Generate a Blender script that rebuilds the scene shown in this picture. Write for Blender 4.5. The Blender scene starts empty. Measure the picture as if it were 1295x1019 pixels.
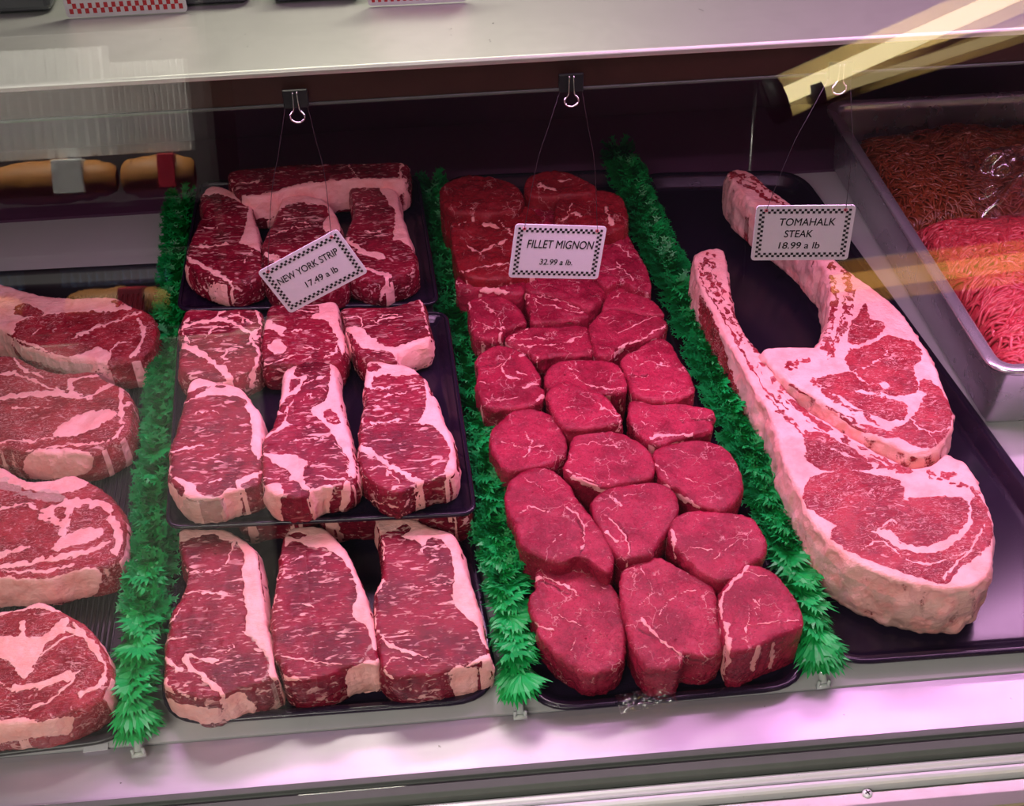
import bpy, bmesh, math, random
import numpy as np
from mathutils import Vector, Matrix
random.seed(7); rng = np.random.RandomState(7)
SC = bpy.context.scene; COL = SC.collection

# ------------------------------------------------------------------ camera (pinhole solved from the case's parallel edges)
F = 1600.0; CX, CY = 647.5, 509.5
_d = np.array([-322., -1490., F]); _h = np.array([31350., -2210., F])
_X = _h/np.linalg.norm(_h); _Z = np.cross(_h, _d); _Z /= np.linalg.norm(_Z); _Y = np.cross(_Z, _X)
RW = np.array([_X, _Y, _Z])                     # world = RW @ (right, down, forward)
_r = RW @ np.array([647-CX, 870-CY, F]); CAMH = -_r[2]*1.14/F
cam = bpy.data.cameras.new('camera'); camo = bpy.data.objects.new('camera', cam); COL.objects.link(camo)
cam.sensor_fit = 'HORIZONTAL'; cam.sensor_width = 36; cam.lens = 36*F/1295; cam.clip_start = .02
M = Matrix(((RW[0,0], -RW[0,1], -RW[0,2]), (RW[1,0], -RW[1,1], -RW[1,2]), (RW[2,0], -RW[2,1], -RW[2,2])))
camo.matrix_world = Matrix.Translation((0, 0, CAMH)) @ M.to_4x4()
SC.camera = camo

# ------------------------------------------------------------------ world, lights, exposure
SC.view_settings.view_transform = 'Standard'; SC.view_settings.look = 'None'
SC.view_settings.exposure = 0.14; SC.view_settings.gamma = 1.0; SC.view_settings.use_curve_mapping = False
W = bpy.data.worlds.new('shop_dim'); SC.world = W; W.use_nodes = True
W.node_tree.nodes['Background'].inputs[0].default_value = (.75, .7, .85, 1)
W.node_tree.nodes['Background'].inputs[1].default_value = .035
def area(name, loc, target, sx, sy, energy, color, spread=180):
    l = bpy.data.lights.new(name, 'AREA'); l.shape = 'RECTANGLE'; l.size = sx; l.size_y = sy
    l.energy = energy; l.color = color; l.spread = math.radians(spread)
    o = bpy.data.objects.new(name, l); COL.objects.link(o); o.location = loc
    o.rotation_euler = (Vector(target)-Vector(loc)).to_track_quat('-Z', 'Y').to_euler()
    return o
PINK = (1, .47, .90)
area('case_lamp', (.36, .985, .425), (.36, .70, .0), 1.56, .035, 7.8, PINK)
area('canopy_lamp', (.62, .90, .86), (.60, 1.05, .0), .9, .08, 3.2, PINK)
area('aisle_lamp', (-.5, -.9, 2.3), (.0, .9, .1), 1.2, .5, 6, (1, .93, .80))
area('shelf_lamp', (-.05, 1.18, .95), (.0, 1.0, .46), .5, .06, 2.4, (1, .97, .78))
area('added_bread_light', (-1.0, -1.2, 2.1), (-1.0, -2.0, .9), 1.6, .3, 170, (1, .95, .85))  # added light that brightens the bread rack for its reflection

# ------------------------------------------------------------------ helpers
def ray(px, py): return RW @ np.array([px-CX, py-CY, F])
def up(px, py, z):                                  # where the line of sight meets a level plane of that height
    r = ray(px, py); t = (z-CAMH)/r[2]; return np.array([0, 0, CAMH]) + r*t
def uy(px, py, y):
    r = ray(px, py); t = y/r[1]; return np.array([0, 0, CAMH]) + r*t
def proj(P):
    c = (np.asarray(P, float)-[0, 0, CAMH]) @ RW
    return np.stack([CX+F*c[..., 0]/c[..., 2], CY+F*c[..., 1]/c[..., 2]], -1)

def vn(p, seed=0):                                  # value noise, vectorised, -1..1
    p = np.asarray(p, float) + seed*17.31
    i = np.floor(p).astype(np.int64); f = p-i; f = f*f*(3-2*f)
    def hsh(a, b, c):
        n = (a*374761393 + b*668265263 + c*2147483647 + seed*974711) & 0xffffffff
        n = ((n ^ (n >> 13))*1274126177) & 0xffffffff
        n = (n ^ (n >> 16)) & 0xffff
        return n/32767.5-1
    r = 0
    for dx in (0, 1):
        for dy in (0, 1):
            for dz in (0, 1):
                w = (f[:, 0] if dx else 1-f[:, 0])*(f[:, 1] if dy else 1-f[:, 1])*(f[:, 2] if dz else 1-f[:, 2])
                r = r + w*hsh(i[:, 0]+dx, i[:, 1]+dy, i[:, 2]+dz)
    return r
def fbm(p, seed=0, o=3):
    r = 0; a = 1
    for k in range(o): r = r + a*vn(np.asarray(p)*2**k, seed+k*5); a *= .5
    return r

def np_mesh(name, V, quads, tris=None, smooth=True):
    me = bpy.data.meshes.new(name)
    quads = np.asarray(quads, np.int32).reshape(-1, 4)
    tris = np.zeros((0, 3), np.int32) if tris is None or len(tris) == 0 else np.asarray(tris, np.int32).reshape(-1, 3)
    me.vertices.add(len(V)); me.vertices.foreach_set('co', np.asarray(V, np.float32).ravel())
    nl = quads.size+tris.size
    me.loops.add(nl); me.loops.foreach_set('vertex_index', np.concatenate([quads.ravel(), tris.ravel()]))
    nq, nt = len(quads), len(tris)
    me.polygons.add(nq+nt)
    ls = np.concatenate([np.arange(nq)*4, nq*4+np.arange(nt)*3]).astype(np.int32)
    me.polygons.foreach_set('loop_start', ls)
    me.polygons.foreach_set('use_smooth', np.full(nq+nt, smooth, bool))
    me.update(calc_edges=True); me.validate()
    return me
def link(name, me, mat=None, parent=None):
    o = bpy.data.objects.new(name, me); COL.objects.link(o)
    if mat is not None and me is not None and len(me.materials) == 0: me.materials.append(mat)
    if parent is not None: o.parent = parent
    return o
def tag(o, label=None, cat=None, group=None, kind=None):
    if label: o['label'] = label
    if cat: o['category'] = cat
    if group: o['group'] = group
    if kind: o['kind'] = kind
    return o
def empty(name, loc, label, cat, group=None):
    o = bpy.data.objects.new(name, None); COL.objects.link(o); o.location = loc; o.empty_display_size = .02
    return tag(o, label, cat, group)

class MB:                                           # small mesh collector
    def __init__(s): s.v = []; s.f = []
    def add(s, v, f):
        n = len(s.v); s.v += [tuple(map(float, x)) for x in v]; s.f += [tuple(i+n for i in q) for q in f]; return s
    def box(s, a, b):
        (x0, y0, z0), (x1, y1, z1) = a, b
        return s.add([(x0,y0,z0),(x1,y0,z0),(x1,y1,z0),(x0,y1,z0),(x0,y0,z1),(x1,y0,z1),(x1,y1,z1),(x0,y1,z1)],
                     [(0,3,2,1),(4,5,6,7),(0,1,5,4),(1,2,6,5),(2,3,7,6),(3,0,4,7)])
    def tube(s, pts, r, n=8, cap=True):
        P = [np.array(p, float) for p in pts]; rs = r if hasattr(r, '__len__') else [r]*len(P)
        V = []; Fc = []; prev = None
        for i, p in enumerate(P):
            t = P[min(i+1, len(P)-1)]-P[max(i-1, 0)]; t = t/(np.linalg.norm(t)+1e-12)
            if prev is None:
                a = np.cross(t, [0, 0, 1]); a = a if np.linalg.norm(a) > 1e-3 else np.cross(t, [0, 1, 0])
            else: a = prev-t*np.dot(prev, t)
            a = a/np.linalg.norm(a); prev = a; b = np.cross(t, a)
            for k in range(n):
                th = 2*math.pi*k/n; V.append(p+rs[i]*(a*math.cos(th)+b*math.sin(th)))
        for i in range(len(P)-1):
            for k in range(n): Fc.append((i*n+k, i*n+(k+1) % n, (i+1)*n+(k+1) % n, (i+1)*n+k))
        if cap: Fc += [tuple(range(n))[::-1], tuple((len(P)-1)*n+k for k in range(n))]
        return s.add(V, Fc)
    def prism(s, prof, x0, x1):                     # (y, z) profile swept along x
        n = len(prof)
        return s.add([(x0, y, z) for y, z in prof]+[(x1, y, z) for y, z in prof],
                     [tuple(range(n)), tuple(range(2*n-1, n-1, -1))]+[(k, k+n, (k+1) % n+n, (k+1) % n) for k in range(n)])
    def mesh(s, name, smooth=False, bevel=0, seg=2):
        bm = bmesh.new(); vs = [bm.verts.new(v) for v in s.v]
        for f in s.f:
            try: bm.faces.new([vs[i] for i in f])
            except ValueError: pass
        bmesh.ops.recalc_face_normals(bm, faces=bm.faces)
        if bevel: bmesh.ops.bevel(bm, geom=bm.edges[:], offset=bevel, segments=seg, profile=.5, affect='EDGES', clamp_overlap=True)
        me = bpy.data.meshes.new(name); bm.to_mesh(me); bm.free()
        if smooth: me.shade_smooth()
        return me

# ------------------------------------------------------------------ node materials
class N:
    def __init__(s, name):
        s.m = bpy.data.materials.new(name); s.m.use_nodes = True; s.t = s.m.node_tree; s.t.nodes.clear()
        s.out = s.t.nodes.new('ShaderNodeOutputMaterial')
    def n(s, typ, **kw):
        nd = s.t.nodes.new(typ)
        for k, v in kw.items():
            if k.startswith('i_'):
                key = k[2:]; nd.inputs[int(key) if key.isdigit() else key.replace('_', ' ')].default_value = v
            else: setattr(nd, k, v)
        return nd
    def l(s, a, b): s.t.links.new(a, b)
    def math(s, op, a, b=None, clamp=False):
        nd = s.n('ShaderNodeMath', operation=op, use_clamp=clamp)
        for i, x in enumerate((a, b)):
            if x is None: continue
            if isinstance(x, (int, float)): nd.inputs[i].default_value = x
            else: s.l(x, nd.inputs[i])
        return nd.outputs[0]
    def smooth(s, x, a, b):
        nd = s.n('ShaderNodeMapRange', interpolation_type='SMOOTHSTEP'); s.l(x, nd.inputs[0])
        nd.inputs[1].default_value = a; nd.inputs[2].default_value = b; return nd.outputs[0]
    def mix(s, f, a, b):
        nd = s.n('ShaderNodeMix', data_type='RGBA')
        for sock, x in ((nd.inputs[0], f), (nd.inputs[6], a), (nd.inputs[7], b)):
            if isinstance(x, (int, float)): sock.default_value = x
            elif isinstance(x, tuple): sock.default_value = (*x, 1) if len(x) == 3 else x
            else: s.l(x, sock)
        return nd.outputs[2]
    def noise(s, vec, scale, detail=2, rough=.5, dist=0):
        nd = s.n('ShaderNodeTexNoise'); nd.inputs['Scale'].default_value = scale; nd.inputs['Detail'].default_value = detail
        nd.inputs['Roughness'].default_value = rough; nd.inputs['Distortion'].default_value = dist
        s.l(vec, nd.inputs['Vector']); return nd
    def scale(s, vec, sc, rot=0):
        nd = s.n('ShaderNodeMapping'); s.l(vec, nd.inputs[0]); nd.inputs['Scale'].default_value = sc
        nd.inputs['Rotation'].default_value = (0, 0, rot); return nd.outputs[0]
    def objvec(s, rand=True):
        tc = s.n('ShaderNodeTexCoord'); v = tc.outputs['Object']
        if rand:
            oi = s.n('ShaderNodeObjectInfo'); a = s.n('ShaderNodeVectorMath', operation='ADD'); s.l(v, a.inputs[0])
            m = s.math('MULTIPLY', oi.outputs['Random'], 37.0); s.l(m, a.inputs[1]); v = a.outputs[0]
        return v
    def bsdf(s, color=None, rough=.5, metal=0, spec=.5, bump=None, bstr=.5, bdist=.001, **kw):
        b = s.n('ShaderNodeBsdfPrincipled')
        for sock, x in (('Base Color', color), ('Roughness', rough), ('Metallic', metal), ('Specular IOR Level', spec)):
            if x is None: continue
            if isinstance(x, tuple): b.inputs[sock].default_value = (*x, 1)
            elif isinstance(x, (int, float)): b.inputs[sock].default_value = x
            else: s.l(x, b.inputs[sock])
        for k, v in kw.items(): b.inputs[k.replace('_', ' ')].default_value = v
        if bump is not None:
            bp = s.n('ShaderNodeBump'); bp.inputs['Strength'].default_value = bstr; bp.inputs['Distance'].default_value = bdist
            s.l(bump, bp.inputs['Height']); s.l(bp.outputs[0], b.inputs['Normal'])
        s.l(b.outputs[0], s.out.inputs[0]); return s.m
def plain(name, color, rough=.5, metal=0, spec=.5, var=.12, vs=60, bstr=.15, **kw):
    s = N(name); v = s.objvec(False); nz = s.noise(v, vs, 4, .6)
    c = s.mix(nz.outputs[0], tuple(max(0, x*(1-var)) for x in color), tuple(min(1, x*(1+var)) for x in color))
    return s.bsdf(c, rough, metal, spec, bump=nz.outputs[0], bstr=bstr, bdist=.0008, **kw)

def meat_mat(name, style, red, red2, fat, vein=1.0):
    s = N(name); v = s.objvec()
    at = s.n('ShaderNodeAttribute', attribute_name='fat').outputs['Fac']
    ag = s.n('ShaderNodeAttribute', attribute_name='grey').outputs['Fac']
    ad = s.n('ShaderNodeAttribute', attribute_name='dark').outputs['Fac']
    en = s.noise(v, 380, 3, .6)
    F0 = s.math('ADD', at, s.math('MULTIPLY', s.math('SUBTRACT', en.outputs[0], .5), .55))
    fm = s.smooth(F0, .42, .60)
    gate = s.smooth(s.noise(v, 24, 2, .5).outputs[0], .40, .58)
    if style == 'strip':
        q = s.scale(v, (48, 165, 120), .12)
        a = s.noise(q, 1, 2, .55, 1.1).outputs[0]
        fl = s.smooth(a, .602, .645)
        q2 = s.scale(v, (110, 330, 240), -.2)
        b = s.noise(q2, 1, 2, .5, .8).outputs[0]
        fl2 = s.math('MULTIPLY', s.smooth(b, .61, .68), .65)
        fl = s.math('MAXIMUM', s.math('MULTIPLY', fl, s.math('ADD', s.math('MULTIPLY', gate, .75), .25)), fl2)
        fib = s.noise(s.scale(v, (130, 620, 400)), 1, 3, .65, .5).outputs[0]
    elif style == 'rib':
        q = s.scale(v, (60, 130, 110), .5)
        a = s.noise(q, 1, 3, .55, 1.6).outputs[0]
        ridge = s.math('ABSOLUTE', s.math('SUBTRACT', a, .5))
        fl = s.math('MULTIPLY', s.math('SUBTRACT', 1.0, s.smooth(ridge, .005, .022)), s.math('ADD', s.math('MULTIPLY', gate, .75), .15))
        fl = s.math('MAXIMUM', fl, s.math('MULTIPLY', s.smooth(a, .625, .68), .8))
        sp = s.smooth(s.noise(s.scale(v, (150, 300, 240), .3), 1, 2, .5, .8).outputs[0], .62, .69)
        fl = s.math('MAXIMUM', fl, s.math('MULTIPLY', sp, .55))
        fib = s.noise(s.scale(v, (180, 520, 400)), 1, 3, .65, .7).outputs[0]
    else:
        w = s.noise(v, 70, 3, .6); wv = s.n('ShaderNodeVectorMath', operation='MULTIPLY_ADD')
        s.l(w.outputs['Color'], wv.inputs[0]); wv.inputs[1].default_value = (.022, .022, .022); s.l(v, wv.inputs[2])
        vo = s.n('ShaderNodeTexVoronoi', feature='DISTANCE_TO_EDGE'); vo.inputs['Scale'].default_value = 62; s.l(wv.outputs[0], vo.inputs['Vector'])
        g2 = s.smooth(s.noise(v, 46, 2, .5).outputs[0], .52, .64)
        fl = s.math('MULTIPLY', s.math('SUBTRACT', 1.0, s.smooth(vo.outputs['Distance'], .008, .032)), g2)
        sp = s.smooth(s.noise(s.scale(v, (240, 420, 300)), 1, 2, .5, .6).outputs[0], .66, .74)
        fl = s.math('MAXIMUM', s.math('MULTIPLY', fl, .8), s.math('MULTIPLY', sp, .45))
        wr = s.noise(v, 120, 3, .6, 2.2).outputs[0]; wr = s.smooth(s.math('ABSOLUTE', s.math('SUBTRACT', wr, .5)), .0, .06)
        fib = s.math('ADD', s.math('MULTIPLY', s.noise(v, 520, 4, .7, .6).outputs[0], .72), s.math('MULTIPLY', wr, .17))
    fl = s.math('MULTIPLY', fl, vein)
    tone = s.noise(v, 30, 3, .6).outputs[0]
    c = s.mix(s.smooth(tone, .35, .65), red, red2)
    c = s.mix(s.math('MULTIPLY', s.smooth(fib, .50, .75), .45), c, tuple(min(1, x*1.5+.015) for x in red2))
    c = s.mix(s.math('MULTIPLY', s.math('SUBTRACT', 1.0, s.smooth(fib, .28, .46)), .7), c, tuple(x*.45 for x in red))
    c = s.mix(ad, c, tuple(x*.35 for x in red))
    fatc = s.mix(s.smooth(s.noise(v, 55, 4, .65).outputs[0], .35, .7), fat, tuple(a*b for a, b in zip(fat, (.93, .74, .72))))
    c = s.mix(s.math('MULTIPLY', fl, .85), c, tuple(x*.92 for x in fat))
    c = s.mix(fm, c, fatc)
    gm = s.smooth(s.math('ADD', ag, s.math('MULTIPLY', s.math('SUBTRACT', en.outputs[0], .5), .4)), .15, .85)
    gc = s.mix(s.noise(v, 45, 4, .6).outputs[0], (.70, .50, .42), (.46, .29, .26))
    c = s.mix(s.math('MULTIPLY', gm, .62), c, gc)
    hb = s.math('ADD', s.math('MULTIPLY', fib, .8), s.math('MULTIPLY', s.math('MAXIMUM', fl, fm), .35))
    hb = s.math('ADD', hb, s.math('MULTIPLY', s.noise(v, 170, 4, .6).outputs[0], .9))
    rg = s.math('ADD', .23, s.math('MULTIPLY', fm, .16))
    return s.bsdf(c, rg, 0, .36, bump=hb, bstr=.8, bdist=.0016)

FATC = (.95, .49, .46)
MAT = {
 'strip': meat_mat('strip_loin_meat', 'strip', (.115, .002, .012), (.25, .008, .028), FATC),
 'rib': meat_mat('rib_meat', 'rib', (.21, .007, .018), (.37, .028, .042), FATC, .9),
 'fillet': meat_mat('tenderloin_meat', 'fillet', (.22, .003, .024), (.38, .016, .052), (.85, .38, .38), .9),
 'fillet_dark': meat_mat('whole_tenderloin_meat', 'fillet', (.17, .004, .010), (.27, .010, .018), (.85, .40, .36), .7),
}

# ------------------------------------------------------------------ the butcher's cut: one shaped mesh with thickness, relief and fat seams
CR = {'A': (190, 640, 3.6375), 'B': (400, 640, 3.6375), 'C': (200, 450, 4.43), 'D': (320, 440, 4.246), 'E': (210, 360, 3.7),
      'F': (220, 190, 4.047), 'G': (0, 340, 3.641), 'H': (0, 580, 2.682), 'I': (620, 560, 2.996), 'J': (800, 540, 2.996),
      'K': (570, 330, 5.094), 'L': (700, 330, 4.245), 'M': (540, 190, 4.177), 'N': (930, 320, 3.638), 'O': (860, 200, 3.186),
      'P': (600, 480, 2.317), 'Q': (940, 520, 2.682), 'R': (180, 480, 2.216), 'px': (0, 0, 1.0)}
def cv(cr, pts):
    x0, y0, s = CR[cr]; return np.array([(x0+u/s, y0+v/s) for u, v in pts])
def catmull(P, n=8, closed=True):
    P = np.asarray(P, float); m = len(P); out = []
    for i in range(m if closed else m-1):
        if closed: p0, p1, p2, p3 = P[i-1], P[i], P[(i+1) % m], P[(i+2) % m]
        else: p0, p1, p2, p3 = P[max(i-1, 0)], P[i], P[i+1], P[min(i+2, m-1)]
        for k in range(n):
            t = k/n
            out.append(.5*((2*p1)+(-p0+p2)*t+(2*p0-5*p1+4*p2-p3)*t*t+(-p0+3*p1-3*p2+p3)*t**3))
    if not closed: out.append(P[-1])
    return np.array(out)
def resample(P, ds, closed=True):
    Q = np.vstack([P, P[:1]]) if closed else P
    L = np.concatenate([[0], np.cumsum(np.linalg.norm(np.diff(Q, axis=0), axis=1))])
    n = max(16, int(L[-1]/ds)); t = np.linspace(0, L[-1], n, endpoint=not closed)
    return np.stack([np.interp(t, L, Q[:, k]) for k in range(Q.shape[1])], 1), t
def seg_dist(p, pts, closed=False):
    d = np.full(len(p), 1e9); near = np.zeros((len(p), pts.shape[1]))
    m = len(pts)
    for i in range(m if closed else m-1):
        a, b = pts[i], pts[(i+1) % m]; ab = b-a
        t = np.clip(((p-a) @ ab)/(ab @ ab+1e-12), 0, 1); q = a+t[:, None]*ab
        dd = np.linalg.norm(p-q, axis=1); k = dd < d; d[k] = dd[k]; near[k] = q[k]
    return d, near
def inside(p, poly):
    r = np.zeros(len(p), bool); x, y = p[:, 0], p[:, 1]; j = len(poly)-1
    for i in range(len(poly)):
        xi, yi = poly[i]; xj, yj = poly[j]
        c = ((yi > y) != (yj > y)) & (x < (xj-xi)*(y-yi)/(yj-yi+1e-12)+xi); r ^= c; j = i
    return r

def meat(name, label, group, cr, outline, spine, feats, ztop=.055, thick=.048, style='strip', base=0.0, sidefat=None,
         ds=.0013, grain=0.0, parent=None, relief=1.0, seed=None, cat='steak', lean=0.0, taper=0.0):
    seed = seed if seed is not None else (abs(hash(name))*0+len(bpy.data.meshes)*3+5)
    opx = cv(cr, outline); spx = cv(cr, spine)
    y0, y1 = opx[:, 1].min(), opx[:, 1].max()
    zf = ztop if hasattr(ztop, '__len__') else (ztop, ztop)
    def lift(q): return np.array([up(x, y, zf[0]+(zf[1]-zf[0])*np.clip((y-y0)/(y1-y0), 0, 1)) for x, y in q])
    O = catmull(lift(opx), 8); O, per = resample(O, ds)
    S = lift(spx)
    if len(S) > 2: S = catmull(S, 5, False)
    T = seg_dist(O, S)[1] if len(S) > 1 else np.repeat(S, len(O), 0)
    for _ in range(6): T = (np.roll(T, 1, 0)+T*2+np.roll(T, -1, 0))/4
    T1 = T; n = len(O); dirv = T-O; dl = np.linalg.norm(dirv, axis=1)[:, None]; dirn = dirv/np.maximum(dl, 1e-6)
    # true outward normal for the wall
    tan = np.roll(O, -1, 0)-np.roll(O, 1, 0); nrm = np.stack([tan[:, 1], -tan[:, 0], 0*tan[:, 0]], 1)
    nrm /= np.linalg.norm(nrm, axis=1)[:, None]+1e-9
    if (nrm*(-dirn)).sum() < 0: nrm = -nrm
    O = O+nrm*(.0007*vn(O*260, seed))[:, None]
    flat = .0055
    mr = int(np.clip(dl.max()/ds, 10, 90))
    rows = []; kind = []; T0 = seg_dist(O, S)[1] if len(S) > 1 else T
    for k in range(mr+1):
        f = k/mr; T = T0+(T1-T0)*min(1, f*2.5); rows.append(T+(dirn*.0022-[0, 0, .0004])*(k == 0)+(O-T)*(f*(1-np.minimum(flat/np.maximum(dl, flat*1.2), .8)))); kind.append(0)
    for ins, dz in ((.0036, .0003), (.0021, .0010), (.0010, .0021), (.0003, .0035)):
        rows.append(O+dirn*np.minimum(ins, dl*.6)-[0, 0, dz]); kind.append(1)
    ns = max(8, int(thick/(ds*1.5)))
    for k in range(1, ns+1):
        g = k/ns; dz = .0035+(thick-.0035)*g
        bul = (.0012 if taper else .0028)*math.sin(math.pi*g)-taper*g
        wob = (.0030 if base > .5 else .0014)*vn(np.c_[O[:, :2]*95, np.full(n, 0)+g*thick*60], seed+3)+.0007*vn(np.c_[O[:, :2]*330, np.full(n, g*thick*210)], seed+4)
        und = 0 if g < .9 else .004*(g-.9)/.1
        rows.append(O+nrm*(bul+wob-und)[:, None]-[0, lean*g, dz]); kind.append(2)
    rows.append(O+dirn*np.minimum(.012, dl*.7)-[0, lean, thick+.0002]); kind.append(3)
    rows.append(T-[0, lean, thick+.0002]); kind.append(3)
    V = np.array(rows); R = len(rows); Vf = V.reshape(-1, 3); kf = np.repeat(np.array(kind), n)
    # masks in the cut's own plan
    P = proj(Vf)
    Pw = P+np.stack([2.2*vn(Vf*130, seed+7)+1.6*vn(Vf*360, seed+8), 1.8*vn(Vf*130, seed+9)+1.4*vn(Vf*360, seed+10)], 1)
    fat = np.full(len(Vf), float(base)); grey = np.zeros(len(Vf)); dark = np.zeros(len(Vf)); dz = np.zeros(len(Vf))
    top = kf <= 1
    facing = (np.tile(nrm, (R, 1)) @ -ray(*opx.mean(0))) > 0
    wmod = 1+.75*vn(Vf*150, seed+12)
    sc = CR[cr][2]
    for ft in feats:
        k = ft[0]; line = len(ft) == 3
        sel = (top if k.islower() or not k else (top | facing)) if k != k.upper() else (top | facing)
        idx = np.where(sel)[0]; q = Pw[idx]
        if line:
            pts = cv(cr, ft[2]); w = ft[1]/sc*(.72 if style.startswith('fillet') else .92)
            q = q+np.stack([1.5*vn(Vf[idx]*260, seed+41), 1.3*vn(Vf[idx]*260, seed+42)], 1)
            if len(pts) > 2: pts = catmull(pts, 4, False)
            d = seg_dist(q, pts)[0]; m = np.clip((w*.5*wmod[idx]-d)/1.3+.5, 0, 1)
        else:
            pts = catmull(cv(cr, ft[1]), 3); d = seg_dist(q, pts, True)[0]; ins = inside(q, pts)
            m = np.clip(np.where(ins, d, -d)/1.6+.5, 0, 1)
        kk = k.lower()
        if kk in 'fs': fat[idx] = np.maximum(fat[idx], m)
        elif kk in 'rk': fat[idx] = np.minimum(fat[idx], 1-m); grey[idx] = np.minimum(grey[idx], 1-m)
        elif kk == 'm': fat[idx] = np.minimum(fat[idx], 1-m*np.clip(.85+1.5*fbm(Vf[idx]*130, seed+20, 3), 0, 1))
        elif k == 'W': grey[idx] = np.where(kf[idx] >= 2, np.maximum(grey[idx], m*np.clip(.6+fbm(Vf[idx]*60, seed+22, 3), 0, 1)), grey[idx])
        elif kk == 'g': grey[idx] = np.maximum(grey[idx], m)
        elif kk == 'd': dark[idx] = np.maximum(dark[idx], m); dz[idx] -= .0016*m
    rim = slice((mr-1)*n, mr*n)
    rf = fat[rim].copy(); rg = grey[rim].copy()
    col = np.tile(np.arange(n), R); side = kf >= 2
    stripe = fbm(np.c_[Vf[:, :2]*75, Vf[:, 2]*22], seed+15, 3)
    sf = rf[col]*1.05+.55*stripe-.12 if sidefat is None else sidefat+.5*stripe
    painted = np.zeros(len(Vf), bool)
    fs = np.clip(sf, 0, 1)
    up_feats = [ft for ft in feats if ft[0] == ft[0].upper()]
    keep = side & (~facing if up_feats else np.ones(len(Vf), bool))
    if up_feats:
        # painted wall marks win, the rest follows the rim
        base_side = side & facing
        mark = np.abs(fat-base) > .02
        fat = np.where(base_side & ~mark, fs, fat)
    fat = np.where(keep, fs, fat)
    grey = np.where(side & (rg[col] > .3), np.maximum(grey, rg[col]*.8), grey)
    # relief
    rl = (.0011*fbm(Vf*45, seed+30, 2)+.00045*fbm(Vf*210, seed+31, 2)+.0006*np.clip(fat, 0, 1)*(base < .5))*relief
    Vf[top, 2] += (rl+dz)[top]
    c = np.array([O[:, 0].mean(), O[:, 1].mean(), zf[1]-thick])
    a = grain; Rz = np.array([[math.cos(a), -math.sin(a), 0], [math.sin(a), math.cos(a), 0], [0, 0, 1]])
    L = (Vf-c) @ Rz
    i = np.arange(n); j = (i+1) % n; q = []
    for k in range(R-1): q.append(np.stack([k*n+i, k*n+j, (k+1)*n+j, (k+1)*n+i], 1))
    q = np.concatenate(q)
    me = np_mesh(name, L, q)
    for nm, arr in (('fat', fat), ('grey', grey), ('dark', dark)):
        at = me.attributes.new(nm, 'FLOAT', 'POINT'); at.data.foreach_set('value', np.clip(arr, 0, 1).astype(np.float32))
    bm = bmesh.new(); bm.from_mesh(me); bmesh.ops.recalc_face_normals(bm, faces=bm.faces); bm.to_mesh(me); bm.free()
    o = link(name, me, MAT[style], parent); o.location = c; o.rotation_euler = (0, 0, a)
    return tag(o, label, cat, group) if parent is None else o

#STRUCT#
# ------------------------------------------------------------------ the case itself (the setting)
m_deck = plain('white_enamel_deck', (.50, .49, .50), .35, 0, .5, .06, 30)
m_black = plain('black_liner', (.012, .010, .014), .35, 0, .5, .3, 40)
m_plum = plain('dark_plum_back_panel', (.10, .035, .085), .45, 0, .5, .3, 12)
def metal_mat(name, col, rough, stain=.25):
    s = N(name); v = s.objvec(False)
    br = s.noise(s.scale(v, (6, 260, 260)), 1, 3, .6); bl = s.noise(v, 14, 4, .6, .4); sp = s.noise(v, 90, 4, .7)
    c = s.mix(s.math('MULTIPLY', s.smooth(bl.outputs[0], .40, .70), stain), col, tuple(x*.72 for x in col))
    c = s.mix(s.smooth(sp.outputs[0], .70, .74), c, tuple(x*.35 for x in col))
    r = s.math('ADD', rough-.05, s.math('MULTIPLY', bl.outputs[0], .12))
    return s.bsdf(c, r, .75, .5, bump=br.outputs[0], bstr=.12, bdist=.0004)
m_ledge = metal_mat('worn_lamp_tinted_steel', (.60, .54, .64), .42)  # the lamp's lilac tint is put into this steel colour
m_shelf = metal_mat('brushed_shelf_steel', (.74, .73, .70), .45, .35)
m_alu = metal_mat('aluminium_rail', (.86, .84, .88), .40)
m_alu.node_tree.nodes['Principled BSDF'].inputs['Metallic'].default_value = .25
m_dull = metal_mat('dull_green_grey_rail', (.42, .43, .37), .35)
m_gasket = plain('grey_rubber', (.11, .12, .11), .75, 0, .2)
m_brown = plain('brown_plastic_strip', (.05, .018, .014), .25, 0, .5, .3, 30)
m_tan = plain('tan_laminate', (.50, .38, .20), .5)
def struct(name, me, m, parent=None):
    o = link(name, me, m, parent)
    if parent is None: o['kind'] = 'structure'
    return o
struct('floor', MB().box((-1.0, .630, -.02), (1.35, 1.60, 0)).mesh('floor'), m_deck)['label'] = 'white enamel deck of the meat case under the trays'
struct('wall_back', MB().box((-1.0, 1.60, -.02), (1.35, 1.62, .60)).mesh('wall_back'), m_plum)['label'] = 'dark plum back panel of the meat case'
struct('wall_left', MB().box((-1.0, .60, -.02), (-.98, 1.60, .60)).mesh('wall_left'), m_black)
struct('wall_right', MB().box((1.33, .60, -.02), (1.35, 1.60, .60)).mesh('wall_right'), m_black)
t = struct('trim_1', MB().prism([(1.45, 0.0), (1.45, .004), (1.598, .020), (1.598, 0)], -.98, 1.33).mesh('trim'), m_plum)
t['label'] = 'dark plum sloping strip along the foot of the back panel'
# pale steel ledge between the deck and the glass
o = struct('trim_2', MB().prism([(.578, -.004), (.6283, -.0015), (.6283, -.02), (.578, -.02)], -1.0, 1.35).mesh('ledge'), m_ledge)
o['label'] = 'pale steel ledge in front of the deck'
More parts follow.
